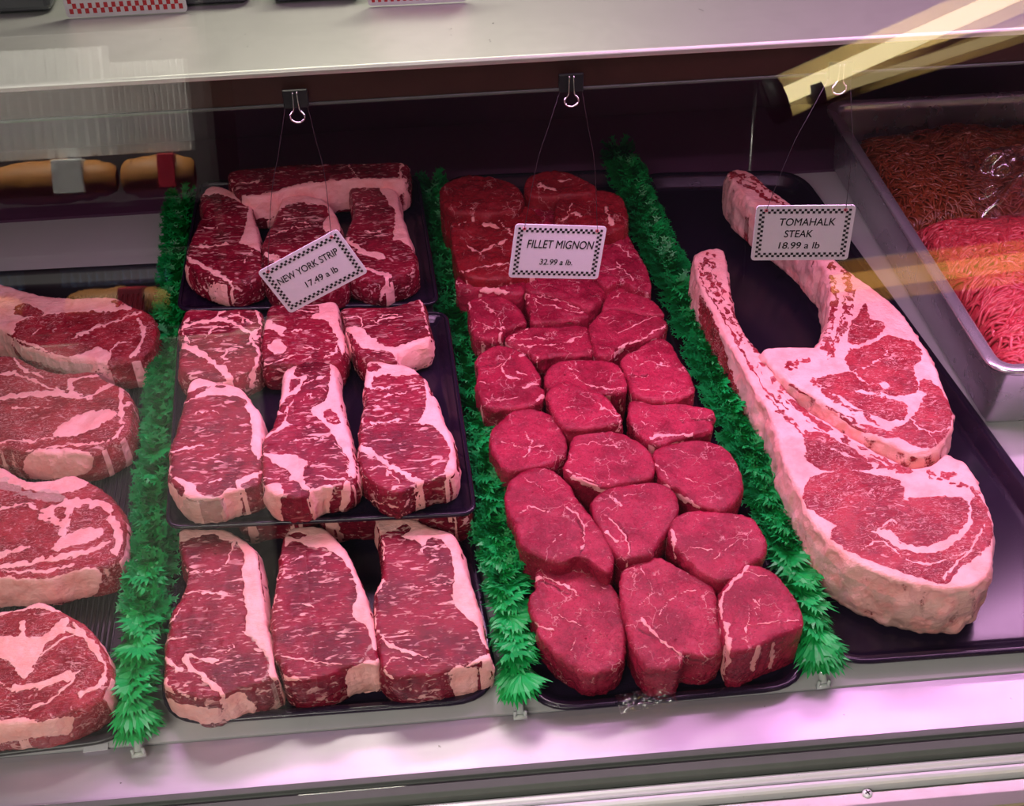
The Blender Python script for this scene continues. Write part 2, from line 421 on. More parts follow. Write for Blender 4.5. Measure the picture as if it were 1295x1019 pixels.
# rails that carry the glass
o = struct('trim_3', MB().prism([(.5535, -.03), (.5535, .001), (.5565, .0045), (.5645, .0045), (.5645, -.002), (.5708, -.002), (.5708, .003), (.5770, .003), (.5770, -.03)], -1.0, 1.35).mesh('gasket', bevel=.0006), m_gasket)
o['label'] = 'grey rubber channel holding the front glass'
rail = struct('trim_4', None, None)
rail['label'] = 'aluminium bumper rail below the front glass'
z = -.004
for nm, a, b, zz in (('rail_strip', .5450, .5520, -.004), ('rail_strip', .5355, .5432, -.006), ('rail_strip', .5080, .5325, -.012)):
    struct(nm, MB().prism([(a, zz-.02), (a, zz-.002), (a+.0015, zz), ((a+b)/2, zz+.0012), (b-.0015, zz), (b, zz-.002), (b, zz-.02)], -1.0, 1.35).mesh('rail_strip', bevel=.0004), m_alu if zz > -.01 else m_dull, rail)
struct('groove', MB().box((-1.0, .4985, -.032), (1.35, .5535, -.0225)).mesh('groove'), m_black, rail)
struct('tan_edge', MB().prism([(.40, -.06), (.40, -.018), (.5065, -.013), (.5065, -.06)], -1.0, 1.35).mesh('tan_edge', bevel=.001), m_tan, rail)
# cross head screw
sp_ = up(1097, 1003, -.011)
mb = MB(); 
prof = [(.0, .0016), (.0022, .0014), (.0036, .0006), (.0040, -.001)]
V = []; Fc = []
for r_, z_ in prof:
    for k in range(20): V.append((r_*math.cos(k*math.pi/10), r_*math.sin(k*math.pi/10), z_))
for i in range(len(prof)-1):
    for k in range(20): Fc.append((i*20+k, i*20+(k+1) % 20, (i+1)*20+(k+1) % 20, (i+1)*20+k))
mb.add(V, Fc); scr = struct('screw', mb.mesh('screw', True), m_alu, rail); scr.location = sp_; scr.scale = (1.1, 1.1, 1.1)
mb = MB(); mb.box((-.0022, -.0004, .0013), (.0022, .0004, .0019)); mb.box((-.0004, -.0022, .0013), (.0004, .0022, .0019))
o = struct('cross_slot', mb.mesh('cross_slot'), m_black, scr); o.rotation_euler = (0, 0, .4)

# upper steel shelf with its brown front strip
SY = .955; SZ = .461
shelf = empty('display_shelf', (.1, SY, SZ), 'wide brushed steel shelf crossing the top of the case', 'shelf')
def part(name, me, m, par, loc=None):
    o = link(name, me, m, par)
    return o
def rel(o, par):
    o.location = Vector(o.location)-Vector(par.location); return o
rel(part('deck_plate', MB().prism([(SY, SZ-.002), (SY+.002, SZ), (1.10, SZ+.004), (1.50, SZ+.004), (1.50, SZ-.006), (SY, SZ-.006)], -1.0, 1.35).mesh('deck_plate', bevel=.0008), m_shelf, shelf), shelf)
rel(part('front_strip', MB().box((-1.0, SY+.002, SZ-.032), (1.35, SY+.008, SZ-.006)).mesh('front_strip', bevel=.001), m_brown, shelf), shelf)
rel(part('lower_bead', MB().box((-1.0, SY+.001, SZ-.0345), (1.35, SY+.010, SZ-.032)).mesh('lower_bead', bevel=.0006), m_gasket, shelf), shelf)
rel(part('shading_lamp_housing', MB().prism([(SY+.012, SZ-.008), (SY+.012, SZ-.030), (SY+.022, SZ-.030), (SY+.022, SZ-.014), (1.00, SZ-.014), (1.008, SZ-.055), (1.012, SZ-.055), (1.02, SZ-.008)], -1.0, 1.35).mesh('shading_lamp_housing'), m_black, shelf), shelf)  # unseen housing, rear lip added to keep lamp light off the back
# canopy glass
def glass_mat():
    s = N('pane_glass'); lw = s.n('ShaderNodeLayerWeight', i_Blend=.5); fr = s.math('ADD', s.math('MULTIPLY', s.math('POWER', lw.outputs['Facing'], 5.0), .95), .043); tr = s.n('ShaderNodeBsdfTransparent'); gl = s.n('ShaderNodeBsdfGlossy')
    tr.inputs[0].default_value = (.985, .99, .985, 1); gl.inputs['Roughness'].default_value = 0.0
    mx = s.n('ShaderNodeMixShader'); s.l(fr, mx.inputs[0]); s.l(tr.outputs[0], mx.inputs[1]); s.l(gl.outputs[0], mx.inputs[2]); s.l(mx.outputs[0], s.out.inputs[0])
    return s.m
GA = math.atan2(.225, .70); GP = np.array([0, .5677, 0.0]); GN = np.array([0, -math.cos(GA), math.sin(GA)])
ca, sa = math.cos(GA), math.sin(GA)
p0 = (GP[1], -.0015); p1 = (GP[1]+.80*sa, .80*ca)
pane = link('glass_pane', MB().prism([p0, (p0[0]+.004, p0[1]), (p1[0]+.004, p1[1]), p1], -.98, 1.33).mesh('glass_pane'), glass_mat())
tag(pane, 'large clear sloping front glass pane of the meat case', 'glass')

#TRAYS#
m_tray = plain('glossy_dark_tray', (.012, .006, .018), .20, 0, .4, .3, 30, .1)
m_tray2 = plain('matt_black_tray', (.018, .018, .020), .38, 0, .5, .3, 30, .1)
def rpoly(C, ins, r, nseg=7):
    C = [np.array(c[:2]) for c in C]; n = len(C); lines = []
    cen = sum(C)/n
    for i in range(n):
        a, b = C[i], C[(i+1) % n]; t = (b-a)/np.linalg.norm(b-a); nn = np.array([-t[1], t[0]])
        if np.dot(cen-a, nn) < 0: nn = -nn
        lines.append((a+nn*ins, t))
    K = []
    for i in range(n):
        (p, t), (q, u) = lines[i-1], lines[i]
        A = np.array([t, -u]).T; s = np.linalg.solve(A, q-p); K.append(p+t*s[0])
    out = []
    for i in range(n):
        c = K[i]; a = K[i-1]-c; b = K[(i+1) % n]-c; a = a/np.linalg.norm(a); b = b/np.linalg.norm(b)
        rr = max(r-ins, .004)
        for k in range(nseg+1):
            t = k/nseg; P = (1-t)**2*(c+a*rr)+2*t*(1-t)*(c+b*0)+t*t*(c+b*rr); out.append(P)
    return out
def tray(name, label, corners, z, h, rad, mat, lip=.010, slope=.010, group=None):
    C = [up(x, y, z+h) for x, y in corners]
    prof = [(.001, h-.004), (0, h-.0015), (.0015, h), (.004, h+.0005), (lip-.002, h-.0005), (lip, h-.003), (lip+slope*.8, .006), (lip+slope, .0035), (lip+slope+.006, .0028)]
    prof2 = [(.001, h-.004), (.004, h-.005), (lip-.001, h-.006), (lip+slope*.7, .002), (lip+slope+.002, 0)]
    V = []; n = None; rings = []
    for ins, zz in prof[::-1]+prof2[1:]:
        R = rpoly(C, ins, rad); n = len(R); rings.append([(p[0], p[1], z+zz) for p in R])
    mb = MB(); V = [v for r in rings for v in r]; Fc = []
    for i in range(len(rings)-1):
        for k in range(n): Fc.append((i*n+k, i*n+(k+1) % n, (i+1)*n+(k+1) % n, (i+1)*n+k))
    Fc.append(tuple(range(n))); Fc.append(tuple((len(rings)-1)*n+k for k in range(n)))
    mb.add(V, Fc); me = mb.mesh(name, True)
    c = sum(C)/len(C); me.transform(Matrix.Translation((-c[0], -c[1], -z)))
    o = link(name, me, mat); o.location = (c[0], c[1], z)
    return tag(o, label, 'tray', group)
Z2 = .062
tray('meat_tray', 'glossy dark tray under the front row of three strip steaks', [(200, 918), (634, 886), (590, 620), (222, 650)], .0005, .018, .045, m_tray)
tray('meat_tray', 'dark tray stacked on lower steaks, carrying six strip steaks', [(208, 668), (604, 650), (566, 392), (226, 402)], Z2, .010, .018, m_tray, .006, .006)
tray('meat_tray', 'rear dark tray holding the strip steaks furthest back', [(222, 392), (556, 384), (530, 222), (250, 230)], Z2, .010, .018, m_tray, .006, .006)
tray('meat_tray', 'glossy dark tray full of fillet mignon pieces', [(668, 902), (1032, 868), (806, 212), (556, 222)], .0005, .016, .045, m_tray)
tray('meat_tray', 'wide dark tray carrying the two long-boned tomahawk steaks', [(1042, 842), (1450, 812), (1012, 214), (800, 218)], .0005, .018, .045, m_tray)
tray('meat_tray', 'matt black tray at the left under the ribeye steaks', [(-190, 978), (172, 934), (236, 330), (-60, 345)], .0005, .016, .040, m_tray2)
# raised black riser under the rear trays
ra, rb_, rc, rd = up(262, 500, Z2-.002), up(560, 490, Z2-.002), up(528, 222, Z2-.002), up(262, 228, Z2-.002)
mb = MB(); mb.add([(*p[:2], .019) for p in (ra, rb_)]+[(*p[:2], .019) for p in (rc, rd)]+[(*p[:2], Z2-.001) for p in (ra, rb_, rc, rd)],
                  [(0, 1, 2, 3), (4, 5, 6, 7), (0, 1, 5, 4), (1, 2, 6, 5), (2, 3, 7, 6), (3, 0, 4, 7)])
me = mb.mesh('tray_riser', bevel=.002); c = (ra+rc)/2; me.transform(Matrix.Translation((-c[0], -c[1], -.019)))
o = link('tray_riser', me, m_black); o.location = (c[0], c[1], .019); tag(o, 'black riser block hidden under the rear steak trays', 'riser')
# black ribbed mat in the left tray
ma, mc = up(-120, 930, .006), up(200, 372, .006)
mat_o = empty('ribbed_mat', up(60, 800, .0045), 'black ribbed drip mat lying under the ribeye steaks', 'mat')
qa, qb, qc, qd = up(-120, 938, .004), up(128, 915, .004), up(205, 372, .004), up(-20, 380, .004)
def quadbox(a, b, c_, d_, z0, z1):
    return MB().add([(*p[:2], z0) for p in (a, b, c_, d_)]+[(*p[:2], z1) for p in (a, b, c_, d_)],
                    [(0, 1, 2, 3), (4, 5, 6, 7), (0, 1, 5, 4), (1, 2, 6, 5), (2, 3, 7, 6), (3, 0, 4, 7)])
rel(part('mat_sheet', quadbox(qa, qb, qc, qd, .0034, .0050).mesh('mat_sheet'), m_tray2, mat_o), mat_o)
mb = MB()
for k in range(34):
    t = (k+.5)/34; a = qa+(qb-qa)*t; b = qd+(qc-qd)*t; mb.tube([(a[0], a[1], .0050), (b[0], b[1], .0050)], .0016, 6)
rb_o = rel(part('rib', mb.mesh('rib', True), m_tray2, mat_o), mat_o); rb_o['kind'] = 'stuff'

#MEATS#
GS = 'strip steaks in three columns'
S_ = 'strip_steak'
# front row
meat(S_, 'front left strip steak, pale, with broad white fat along its right', GS, 'A',
 [(137,105),(240,100),(340,103),(430,150),(490,210),(510,330),(525,440),(535,540),(560,650),(582,770),(570,790),(510,815),(430,835),(345,862),(300,880),(240,886),(160,868),(90,845),(60,812),(68,760),(65,700),(65,640),(85,560),(90,500),(130,430),(155,380),(165,300),(145,240),(135,180)],
 [(300,220),(290,500),(300,780)],
 [('f',[(137,105),(340,103),(430,150),(490,210),(525,440),(590,790),(560,800),(545,740),(520,670),(460,600),(420,580),(438,560),(435,420),(425,300),(425,210),(400,170),(375,160),(330,150),(300,130),(230,135),(160,160),(130,150)]),
  ('s',24,[(165,690),(180,740),(250,790),(320,850),(360,900)]),('s',16,[(180,690),(250,712),(310,702)]),('s',9,[(65,630),(100,615),(165,605)]),
  ('s',7,[(150,395),(230,398),(330,405)]),('s',8,[(175,295),(290,298),(325,285)]),('s',8,[(345,265),(375,200),(385,160)]),('s',8,[(165,290),(155,380)]),
  ('s',10,[(90,540),(140,470)]),('s',30,[(70,800),(80,850),(110,890)]),('s',9,[(200,920),(212,880)]),('s',22,[(70,700),(110,730),(140,760)]),
  ('s',7,[(330,680),(385,660),(385,640)]),('s',9,[(130,850),(180,880)]),('k',14,[(405,190),(415,300),(425,400)]),('g',9,[(440,580),(500,640),(535,690),(543,760),(520,810)]),
  ('F',[(340,890),(430,860),(490,960),(350,985)]),('F',[(60,850),(110,900),(330,940),(330,990),(120,990)])],
 ztop=.054, thick=.046, seed=3)
meat(S_, 'front middle strip steak with a long white fat edge on its right', GS, 'R',
 [(405,425),(425,410),(485,408),(530,430),(580,490),(610,560),(640,640),(655,720),(660,790),(620,795),(570,808),(530,826),(480,840),(430,842),(395,824),(380,790),(365,760),(362,700),(362,640),(370,590),(378,540),(385,480),(395,440)],
 [(450,500),(490,640),(510,780)],
 [('f',[(398,440),(425,410),(485,408),(530,430),(580,490),(610,560),(640,640),(660,740),(650,760),(640,720),(625,690),(590,660),(600,600),(590,550),(560,500),(520,475),(470,470),(450,460),(420,450),(398,470)]),
  ('r',[(402,437),(432,430),(462,436),(432,443)]),('F',[(572,818),(600,800),(640,785),(668,790),(668,870),(585,905)]),
  ('s',4,[(385,775),(470,790),(560,800)]),('s',5,[(365,640),(375,600)]),('s',12,[(385,822),(410,838),(430,835)]),('s',4,[(400,520),(430,505),(450,495)]),
  ('s',4,[(440,545),(490,535),(520,530)]),('s',4,[(380,560),(400,530)]),('s',4,[(450,630),(480,640)]),('g',5,[(640,680),(645,740),(610,790)])],
 ztop=.054, thick=.046, seed=8)
meat(S_, 'front right strip steak, dark red with wide white fat curving down its right', GS, 'B',
 [(275,52),(350,48),(430,52),(530,90),(640,135),(690,290),(740,440),(775,590),(802,690),(785,715),(720,735),(640,752),(560,772),(450,782),(380,790),(330,770),(300,735),(285,680),(270,590),(265,480),(270,400),(300,320),(305,220),(290,130)],
 [(450,220),(470,450),(520,650)],
 [('f',[(275,52),(430,52),(530,90),(640,135),(690,290),(740,440),(795,650),(765,640),(750,580),(720,530),(665,490),(640,460),(625,390),(635,320),(625,230),(600,190),(570,155),(520,150),(490,190),(470,170),(400,150),(370,130),(300,135),(290,110)]),
  ('r',[(360,105),(400,82),(435,100),(410,130),(330,155),(300,150),(320,125)]),
  ('s',14,[(285,570),(340,640),(430,670),(510,692)]),('s',6,[(310,740),(350,700),(440,700)]),('s',20,[(610,775),(660,745),(720,725),(795,690)]),
  ('s',12,[(270,560),(272,480),(278,400),(312,340)]),('s',14,[(305,250),(310,170)]),('s',26,[(315,765),(360,800),(395,850)]),('s',6,[(430,380),(520,360),(600,355)]),
  ('s',8,[(480,210),(500,190),(560,185)]),('s',6,[(370,580),(430,575),(460,580)]),('F',[(625,775),(700,745),(745,760),(735,870),(640,885)]),('F',[(760,720),(800,700),(805,780),(770,800)])],
 ztop=.054, thick=.046, seed=14)
# second row, on the stacked tray
zt = Z2+.003+.040
meat(S_, 'second-row left strip steak beside the green garland, streaked dark red', GS, 'C',
 [(160,190),(180,145),(230,120),(330,145),(430,165),(480,190),(530,260),(575,320),(578,430),(582,560),(580,660),(555,715),(470,748),(400,765),(330,790),(270,800),(190,802),(140,780),(100,735),(60,690),(60,620),(62,560),(70,490),(95,420),(120,340),(140,260)],
 [(310,260),(320,450),(320,640)],
 [('f',[(150,225),(170,130),(230,115),(330,145),(430,165),(480,190),(530,260),(580,320),(580,560),(545,560),(520,500),(530,440),(520,370),(515,330),(490,300),(500,260),(470,235),(400,225),(300,225),(200,245),(270,190),(300,175),(200,190)]),
  ('r',[(320,178),(355,168),(392,178),(355,188)]),('f',[(90,685),(180,705),(210,750),(270,790),(330,790),(440,750),(480,745),(470,810),(180,810),(150,770),(130,730)]),
  ('s',40,[(450,730),(520,680),(575,650)]),('r',[(470,720),(510,700),(520,720),(490,760)]),('s',12,[(65,545),(150,520),(260,492)]),('s',9,[(140,270),(200,240)]),
  ('s',9,[(62,560),(60,660),(90,690)]),('s',6,[(200,330),(270,312),(340,318)]),('s',6,[(240,590),(340,550)]),('s',8,[(290,710),(350,690)]),('k',18,[(70,690),(110,730),(140,770)]),
  ('F',[(365,780),(450,750),(470,900),(380,950)]),('G',[(150,810),(360,800),(370,960),(160,970)])],
 ztop=zt, thick=.038, seed=21)
meat(S_, 'second-row middle strip steak with a star of white fat near its foot', GS, 'D',
 [(240,80),(330,60),(440,85),(447,150),(470,270),(500,400),(530,500),(550,620),(557,680),(500,735),(420,748),(370,752),(320,775),(240,803),(160,800),(100,785),(60,740),(48,680),(46,560),(55,480),(100,420),(130,330),(150,250),(160,170),(165,120)],
 [(310,160),(290,400),(290,640)],
 [('f',[(415,85),(450,85),(470,270),(500,400),(530,500),(550,620),(557,700),(520,690),(515,600),(490,550),(450,510),(420,440),(370,390),(310,345),(340,310),(380,290),(400,250),(410,180)]),
  ('r',[(370,345),(420,330),(460,370),(455,410),(400,390)]),('s',5,[(370,370),(455,385)]),
  ('f',[(155,160),(215,95),(235,90),(225,150),(260,150),(290,160),(250,220),(220,270),(190,330),(180,390),(210,410),(160,435),(110,460),(60,492),(52,470),(140,420),(130,330),(150,240)]),
  ('r',[(195,190),(225,165),(262,175),(230,215),(195,230)]),('r',[(150,310),(190,255),(230,255),(200,290),(160,350)]),('r',[(110,430),(125,380),(160,350),(180,350),(155,410)]),
  ('f',[(46,565),(130,570),(230,572),(240,590),(287,610),(270,690),(290,740),(325,775),(280,770),(240,715),(190,715),(205,680),(180,650),(110,615),(80,590)]),
  ('s',9,[(235,225),(300,180),(390,150)]),('s',8,[(250,290),(300,250),(330,265)]),('s',6,[(200,500),(300,485),(390,480)]),('s',10,[(340,690),(400,700),(500,710)]),
  ('s',6,[(430,520),(490,560),(510,640),(520,700)]),('s',6,[(60,690),(140,700)]),('f',[(50,740),(140,725),(160,800),(60,800)]),('F',[(300,775),(370,745),(425,745),(400,900),(330,930)]),
  ('F',[(480,740),(520,720),(510,850),(470,880)]),('F',[(60,770),(140,790),(140,940),(70,900)])],
 ztop=zt, thick=.038, seed=25)
meat(S_, 'second-row right strip steak with a diagonal white seam across its foot', GS, 'D',
 [(620,68),(730,78),(840,95),(900,140),(940,180),(962,258),(985,262),(1020,370),(1070,480),(1092,590),(1087,660),(1040,690),(960,702),(900,725),(860,742),(780,780),(730,772),(680,750),(620,700),(575,640),(566,560),(572,470),(585,350),(605,270),(595,210),(605,130)],
 [(750,180),(780,400),(850,620)],
 [('f',[(595,150),(620,60),(730,75),(840,90),(900,140),(940,180),(960,260),(980,258),(1020,370),(1070,480),(1095,590),(1090,670),(1040,700),(1030,640),(1060,560),(1020,470),(960,415),(890,405),(920,330),(930,250),(910,160),(850,150),(700,145),(650,165),(640,210),(600,215)]),
  ('r',[(610,105),(650,85),(690,100),(660,125),(620,130)]),('s',32,[(575,540),(660,572),(720,622)]),('s',24,[(720,622),(820,680),(905,725)]),('s',10,[(640,400),(700,400),(790,385)]),
  ('s',6,[(590,440),(680,405)]),('s',12,[(630,215),(740,215)]),('s',6,[(700,260),(820,240)]),('s',10,[(590,300),(585,400)]),('s',12,[(950,270),(940,340),(900,390)]),
  ('s',10,[(960,705),(1040,665),(1085,640)]),('s',6,[(620,650),(700,640),(790,720)]),('D',5,[(950,280),(945,330),(905,390)]),('S',14,[(880,740),(885,850)]),('S',10,[(640,820),(800,860)])],
 ztop=zt, thick=.038, seed=29)
# third row
meat(S_, 'third-row left strip steak with a web of white fat seams', GS, 'E',
 [(110,112),(260,115),(435,112),(447,200),(440,280),(442,340),(420,375),(360,410),(300,435),(220,440),(130,430),(70,405),(55,340),(72,260),(60,215),(75,150)],
 [(250,180),(260,330)],
 [('s',17,[(70,215),(90,190),(150,180),(230,160),(270,130)]),('s',20,[(230,160),(310,180),(380,220),(430,250)]),('s',34,[(80,285),(160,320),(240,380),(300,440)]),('s',16,[(418,120),(440,200),(400,250),(432,310),(418,375)]),
  ('s',8,[(180,250),(220,200),(300,200)]),('s',9,[(280,310),(262,340),(290,352)]),('s',12,[(100,160),(75,210),(110,270)]),('s',7,[(290,150),(340,140),(400,190)]),('s',7,[(340,130),(360,180)]),
  ('S',26,[(410,390),(400,480)])], ztop=zt, thick=.038, seed=33)
meat(S_, 'third-row middle strip steak just below the tilted price card', GS, 'E',
 [(490,95),(600,88),(700,82),(797,80),(815,180),(838,260),(832,320),(800,362),(700,372),(560,372),(470,372),(446,330),(445,260),(460,180),(470,130)],
 [(600,190),(640,280)],
 [('f',[(700,82),(797,80),(815,180),(842,270),(825,330),(800,260),(780,200),(740,165),(680,155),(720,120)]),('s',34,[(455,195),(500,195),(545,225)]),('f',[(480,270),(540,255),(562,310),(500,325)]),
  ('s',7,[(600,120),(690,130)]),('s',12,[(740,345),(790,310),(812,260)]),('s',7,[(580,225),(640,215)]),('s',7,[(650,290),(730,300)]),('s',7,[(460,370),(520,360),(600,325)])],
 ztop=zt, thick=.038, seed=36)
meat(S_, 'third-row right strip steak, square, with white fat across its lower edge', GS, 'E',
 [(830,105),(1000,100),(1100,88),(1195,66),(1215,140),(1238,250),(1160,285),(1085,325),(1070,360),(960,355),(900,325),(850,230),(832,150)],
 [(960,170),(1080,200)],
 [('f',[(843,200),(900,195),(940,230),(1000,280),(1060,290),(1140,270),(1240,235),(1240,265),(1080,335),(1060,320),(980,300),(920,300),(880,250)]),('s',7,[(835,150),(905,152),(912,195)]),
  ('s',10,[(1180,70),(1212,140),(1228,225)]),('s',6,[(960,170),(1050,160),(1100,150)]),('s',6,[(1000,150),(1080,140)]),('F',[(1075,330),(1240,250),(1235,370),(1130,390),(1085,365)])],
 ztop=zt, thick=.038, seed=39)
# fourth row
zt4 = Z2+.003+.042
meat(S_, 'fourth-row left strip steak left of the tilted price card', GS, 'F',
 [(195,182),(260,190),(340,230),(390,270),(405,330),(425,400),(442,480),(448,560),(442,620),(370,655),(290,672),(200,655),(120,620),(65,575),(60,540),(75,480),(100,420),(140,330),(160,290),(135,260),(140,215)],
 [(270,290),(270,450),(280,580)],
 [('f',[(190,180),(260,185),(340,230),(390,270),(405,330),(440,480),(450,525),(420,500),(370,480),(330,480),(350,440),(370,360),(375,290),(330,265),(270,235),(200,225),(145,235)]),
  ('s',18,[(65,545),(180,610),(290,668)]),('s',8,[(80,495),(180,488),(270,482)]),('r',[(180,245),(240,228),(290,248),(240,275)]),('s',8,[(360,570),(380,530),(410,505)]),('s',6,[(160,400),(220,390)]),
  ('S',20,[(290,670),(300,780)]),('S',12,[(200,660),(210,790)])], ztop=zt4, thick=.040, seed=43, ds=.0016)
meat(S_, 'fourth-row middle strip steak half covered by the tilted price card', GS, 'F',
 [(560,240),(640,225),(740,240),(800,280),(840,350),(862,420),(880,500),(890,600),(850,670),(700,700),(520,690),(460,620),(450,520),(460,450),(500,370),(530,300)],
 [(650,330),(670,550)],
 [('f',[(525,310),(555,238),(640,220),(740,238),(800,280),(855,400),(820,425),(760,400),(790,330),(780,285),(700,275),(600,275),(545,310)]),('s',7,[(480,440),(600,400),(700,395)]),('s',20,[(465,535),(500,545),(560,570)]),
  ('s',5,[(560,355),(640,345)]),('s',5,[(640,375),(740,370)])], ztop=zt4, thick=.040, seed=47, ds=.0016)
meat(S_, 'fourth-row right strip steak right of the tilted price card', GS, 'F',
 [(905,180),(980,165),(1070,175),(1140,210),(1160,300),(1200,420),(1238,540),(1230,600),(1140,640),(1060,668),(960,650),(885,610),(874,520),(880,430),(900,370),(920,300),(905,230)],
 [(1010,250),(1040,400),(1070,560)],
 [('f',[(1050,185),(1140,205),(1160,300),(1200,420),(1240,545),(1210,500),(1170,470),(1120,460),(1140,350),(1100,270)]),('s',26,[(885,460),(960,510),(1060,545)]),('s',18,[(940,590),(1060,630),(1110,648)]),
  ('s',6,[(960,290),(1040,285)]),('s',6,[(980,420),(1060,415)]),('S',22,[(1090,640),(1070,760)]),('k',14,[(1130,610),(1220,580)])], ztop=zt4, thick=.040, seed=51, ds=.0016)
meat(S_, 'rearmost strip steak lying crosswise behind the others, fat side forward', GS, 'F',
 [(300,100),(500,78),(650,62),(900,62),(1170,60),(1196,100),(1165,152),(980,152),(820,162),(600,198),(480,236),(360,240),(310,190),(280,140)],
 [(400,160),(700,115),(1100,100)],
 [('f',[(350,245),(480,220),(600,188),(820,152),(1165,140),(1165,165),(820,175),(600,210),(480,245)]),('s',14,[(1165,70),(1160,150)]),('s',6,[(900,80),(940,140)]),('s',6,[(290,150),(340,170),(440,160)]),
  ('F',[(340,230),(480,238),(600,200),(820,164),(1160,154),(1160,230),(900,300),(500,345),(400,345)])],
 ztop=Z2+.055, thick=.048, seed=55, ds=.0016)
# the layer peeking out under the stacked tray
GH = 'lower strip steaks under the stacked tray'
for k, (x0, x1, lb) in enumerate(((300, 392, 'lower strip steak peeking out behind the front left one, under the stacked tray'), (404, 500, 'lower strip steak peeking out behind the front middle one, under the stacked tray'), (505, 592, 'lower strip steak peeking out behind the front right one, under the stacked tray'))):
    meat(S_, lb, GH, 'px', [(x0+4, 646), (x0+40, 642), (x1-4, 640), (x1, 600), (x1-12, 560), (x0+14, 562), (x0, 606)], [((x0+x1)/2, 580), ((x0+x1)/2, 630)],
         [('S', 7, [(x0+20, 640), (x0+26, 690)]), ('S', 5, [(x1-22, 640), (x1-24, 690)]), ('s', 3, [(x0, 610), (x1, 600)])], ztop=.060, thick=.050, seed=60+k, ds=.002)

# ribeyes at the left
GR = 'ribeye steaks on the left tray'; Rb = 'ribeye_steak'
meat(Rb, 'rearmost ribeye steak at the left, long bone edge towards the back', GR, 'G',
 [(-120,70),(-60,60),(40,75),(150,110),(300,130),(420,130),(520,125),(600,165),(665,185),(705,220),(722,290),(700,360),(650,400),(580,415),(480,425),(380,412),(230,387),(130,352),(60,310),(0,275),(-80,250),(-140,160)],
 [(0,170),(250,260),(560,290)],
 [('f',[(-120,60),(40,70),(150,105),(300,125),(420,125),(520,120),(600,160),(580,190),(400,195),(300,205),(220,215),(80,250),(60,300),(-100,260)]),('r',[(70,170),(130,165),(200,200),(180,222),(90,220)]),
  ('m',30,[(520,150),(570,160)]),('s',11,[(330,320),(430,280),(550,230),(650,195)]),('s',16,[(640,230),(660,300),(640,370),(600,400)]),('s',7,[(500,390),(540,350),(600,340)]),('s',6,[(150,300),(200,260)]),
  ('f',[(60,310),(150,345),(240,385),(330,400),(440,362),(500,375),(500,425),(380,412),(230,387),(130,352)]),('F',[(60,310),(100,350),(230,390),(320,400),(440,400),(500,420),(490,440),(400,480),(200,440),(90,400)]),
  ('G',[(120,380),(300,430),(420,440),(400,500),(200,450)])], ztop=.058, thick=.048, style='rib', seed=71)
meat(Rb, 'second ribeye steak from the back, with a pale fat kernel near its right', GR, 'G',
 [(-140,430),(-60,405),(60,398),(180,450),(300,475),(420,470),(490,510),(560,540),(600,590),(607,660),(590,740),(500,805),(400,842),(260,848),(130,840),(0,822),(-100,800),(-160,640)],
 [(0,600),(250,650),(450,650)],
 [('s',22,[(-100,610),(0,600),(120,578),(240,575)]),('s',22,[(240,575),(330,585),(400,598),(450,570),(520,530)]),('f',[(235,762),(330,690),(420,655),(530,655),(520,690),(440,730),(330,768)]),
  ('s',17,[(60,400),(100,450),(190,495)]),('s',14,[(-40,495),(70,485),(230,550),(300,560)]),('s',26,[(320,520),(335,580),(400,600)]),('s',26,[(560,550),(555,650),(565,700)]),('s',9,[(0,800),(100,790),(240,780)]),
  ('s',9,[(130,840),(300,815),(500,790),(570,720)]),('s',12,[(330,515),(400,500),(480,495)]),('s',10,[(560,640),(600,620)]),('s',8,[(60,640),(180,640)]),('F',[(135,845),(400,838),(400,945),(140,965)])],
 ztop=.056, thick=.046, style='rib', seed=74)
meat(Rb, 'third ribeye steak from the back, with a curved bone along its top', GR, 'H',
 [(-120,60),(-60,30),(0,25),(90,70),(180,68),(250,55),(330,90),(390,140),(420,200),(426,260),(410,325),(340,365),(230,385),(150,405),(0,408),(-80,400),(-140,240)],
 [(0,230),(200,240),(320,230)],
 [('f',[(-120,25),(0,20),(90,66),(180,64),(250,50),(300,80),(250,110),(200,120),(90,105),(0,80),(-100,80)]),('g',34,[(-80,80),(0,85),(90,122),(200,128)]),('m',24,[(0,110),(90,145),(200,150)]),
  ('s',28,[(150,175),(230,155),(330,150),(372,185),(400,250),(390,310)]),('s',26,[(245,150),(215,235)]),('f',[(175,310),(230,250),(300,235),(345,235),(340,265),(250,300)]),('s',14,[(-60,375),(0,368),(150,345),(280,320),(370,280)]),
  ('s',15,[(-60,335),(0,330),(100,300)]),('s',30,[(140,200),(190,210),(210,250)]),('s',10,[(0,170),(80,155),(130,170)]),('s',8,[(0,380),(150,380),(250,360)]),('F',[(-60,405),(150,408),(230,388),(330,370),(330,450),(200,490),(-60,500)])],
 ztop=.055, thick=.044, style='rib', seed=78)
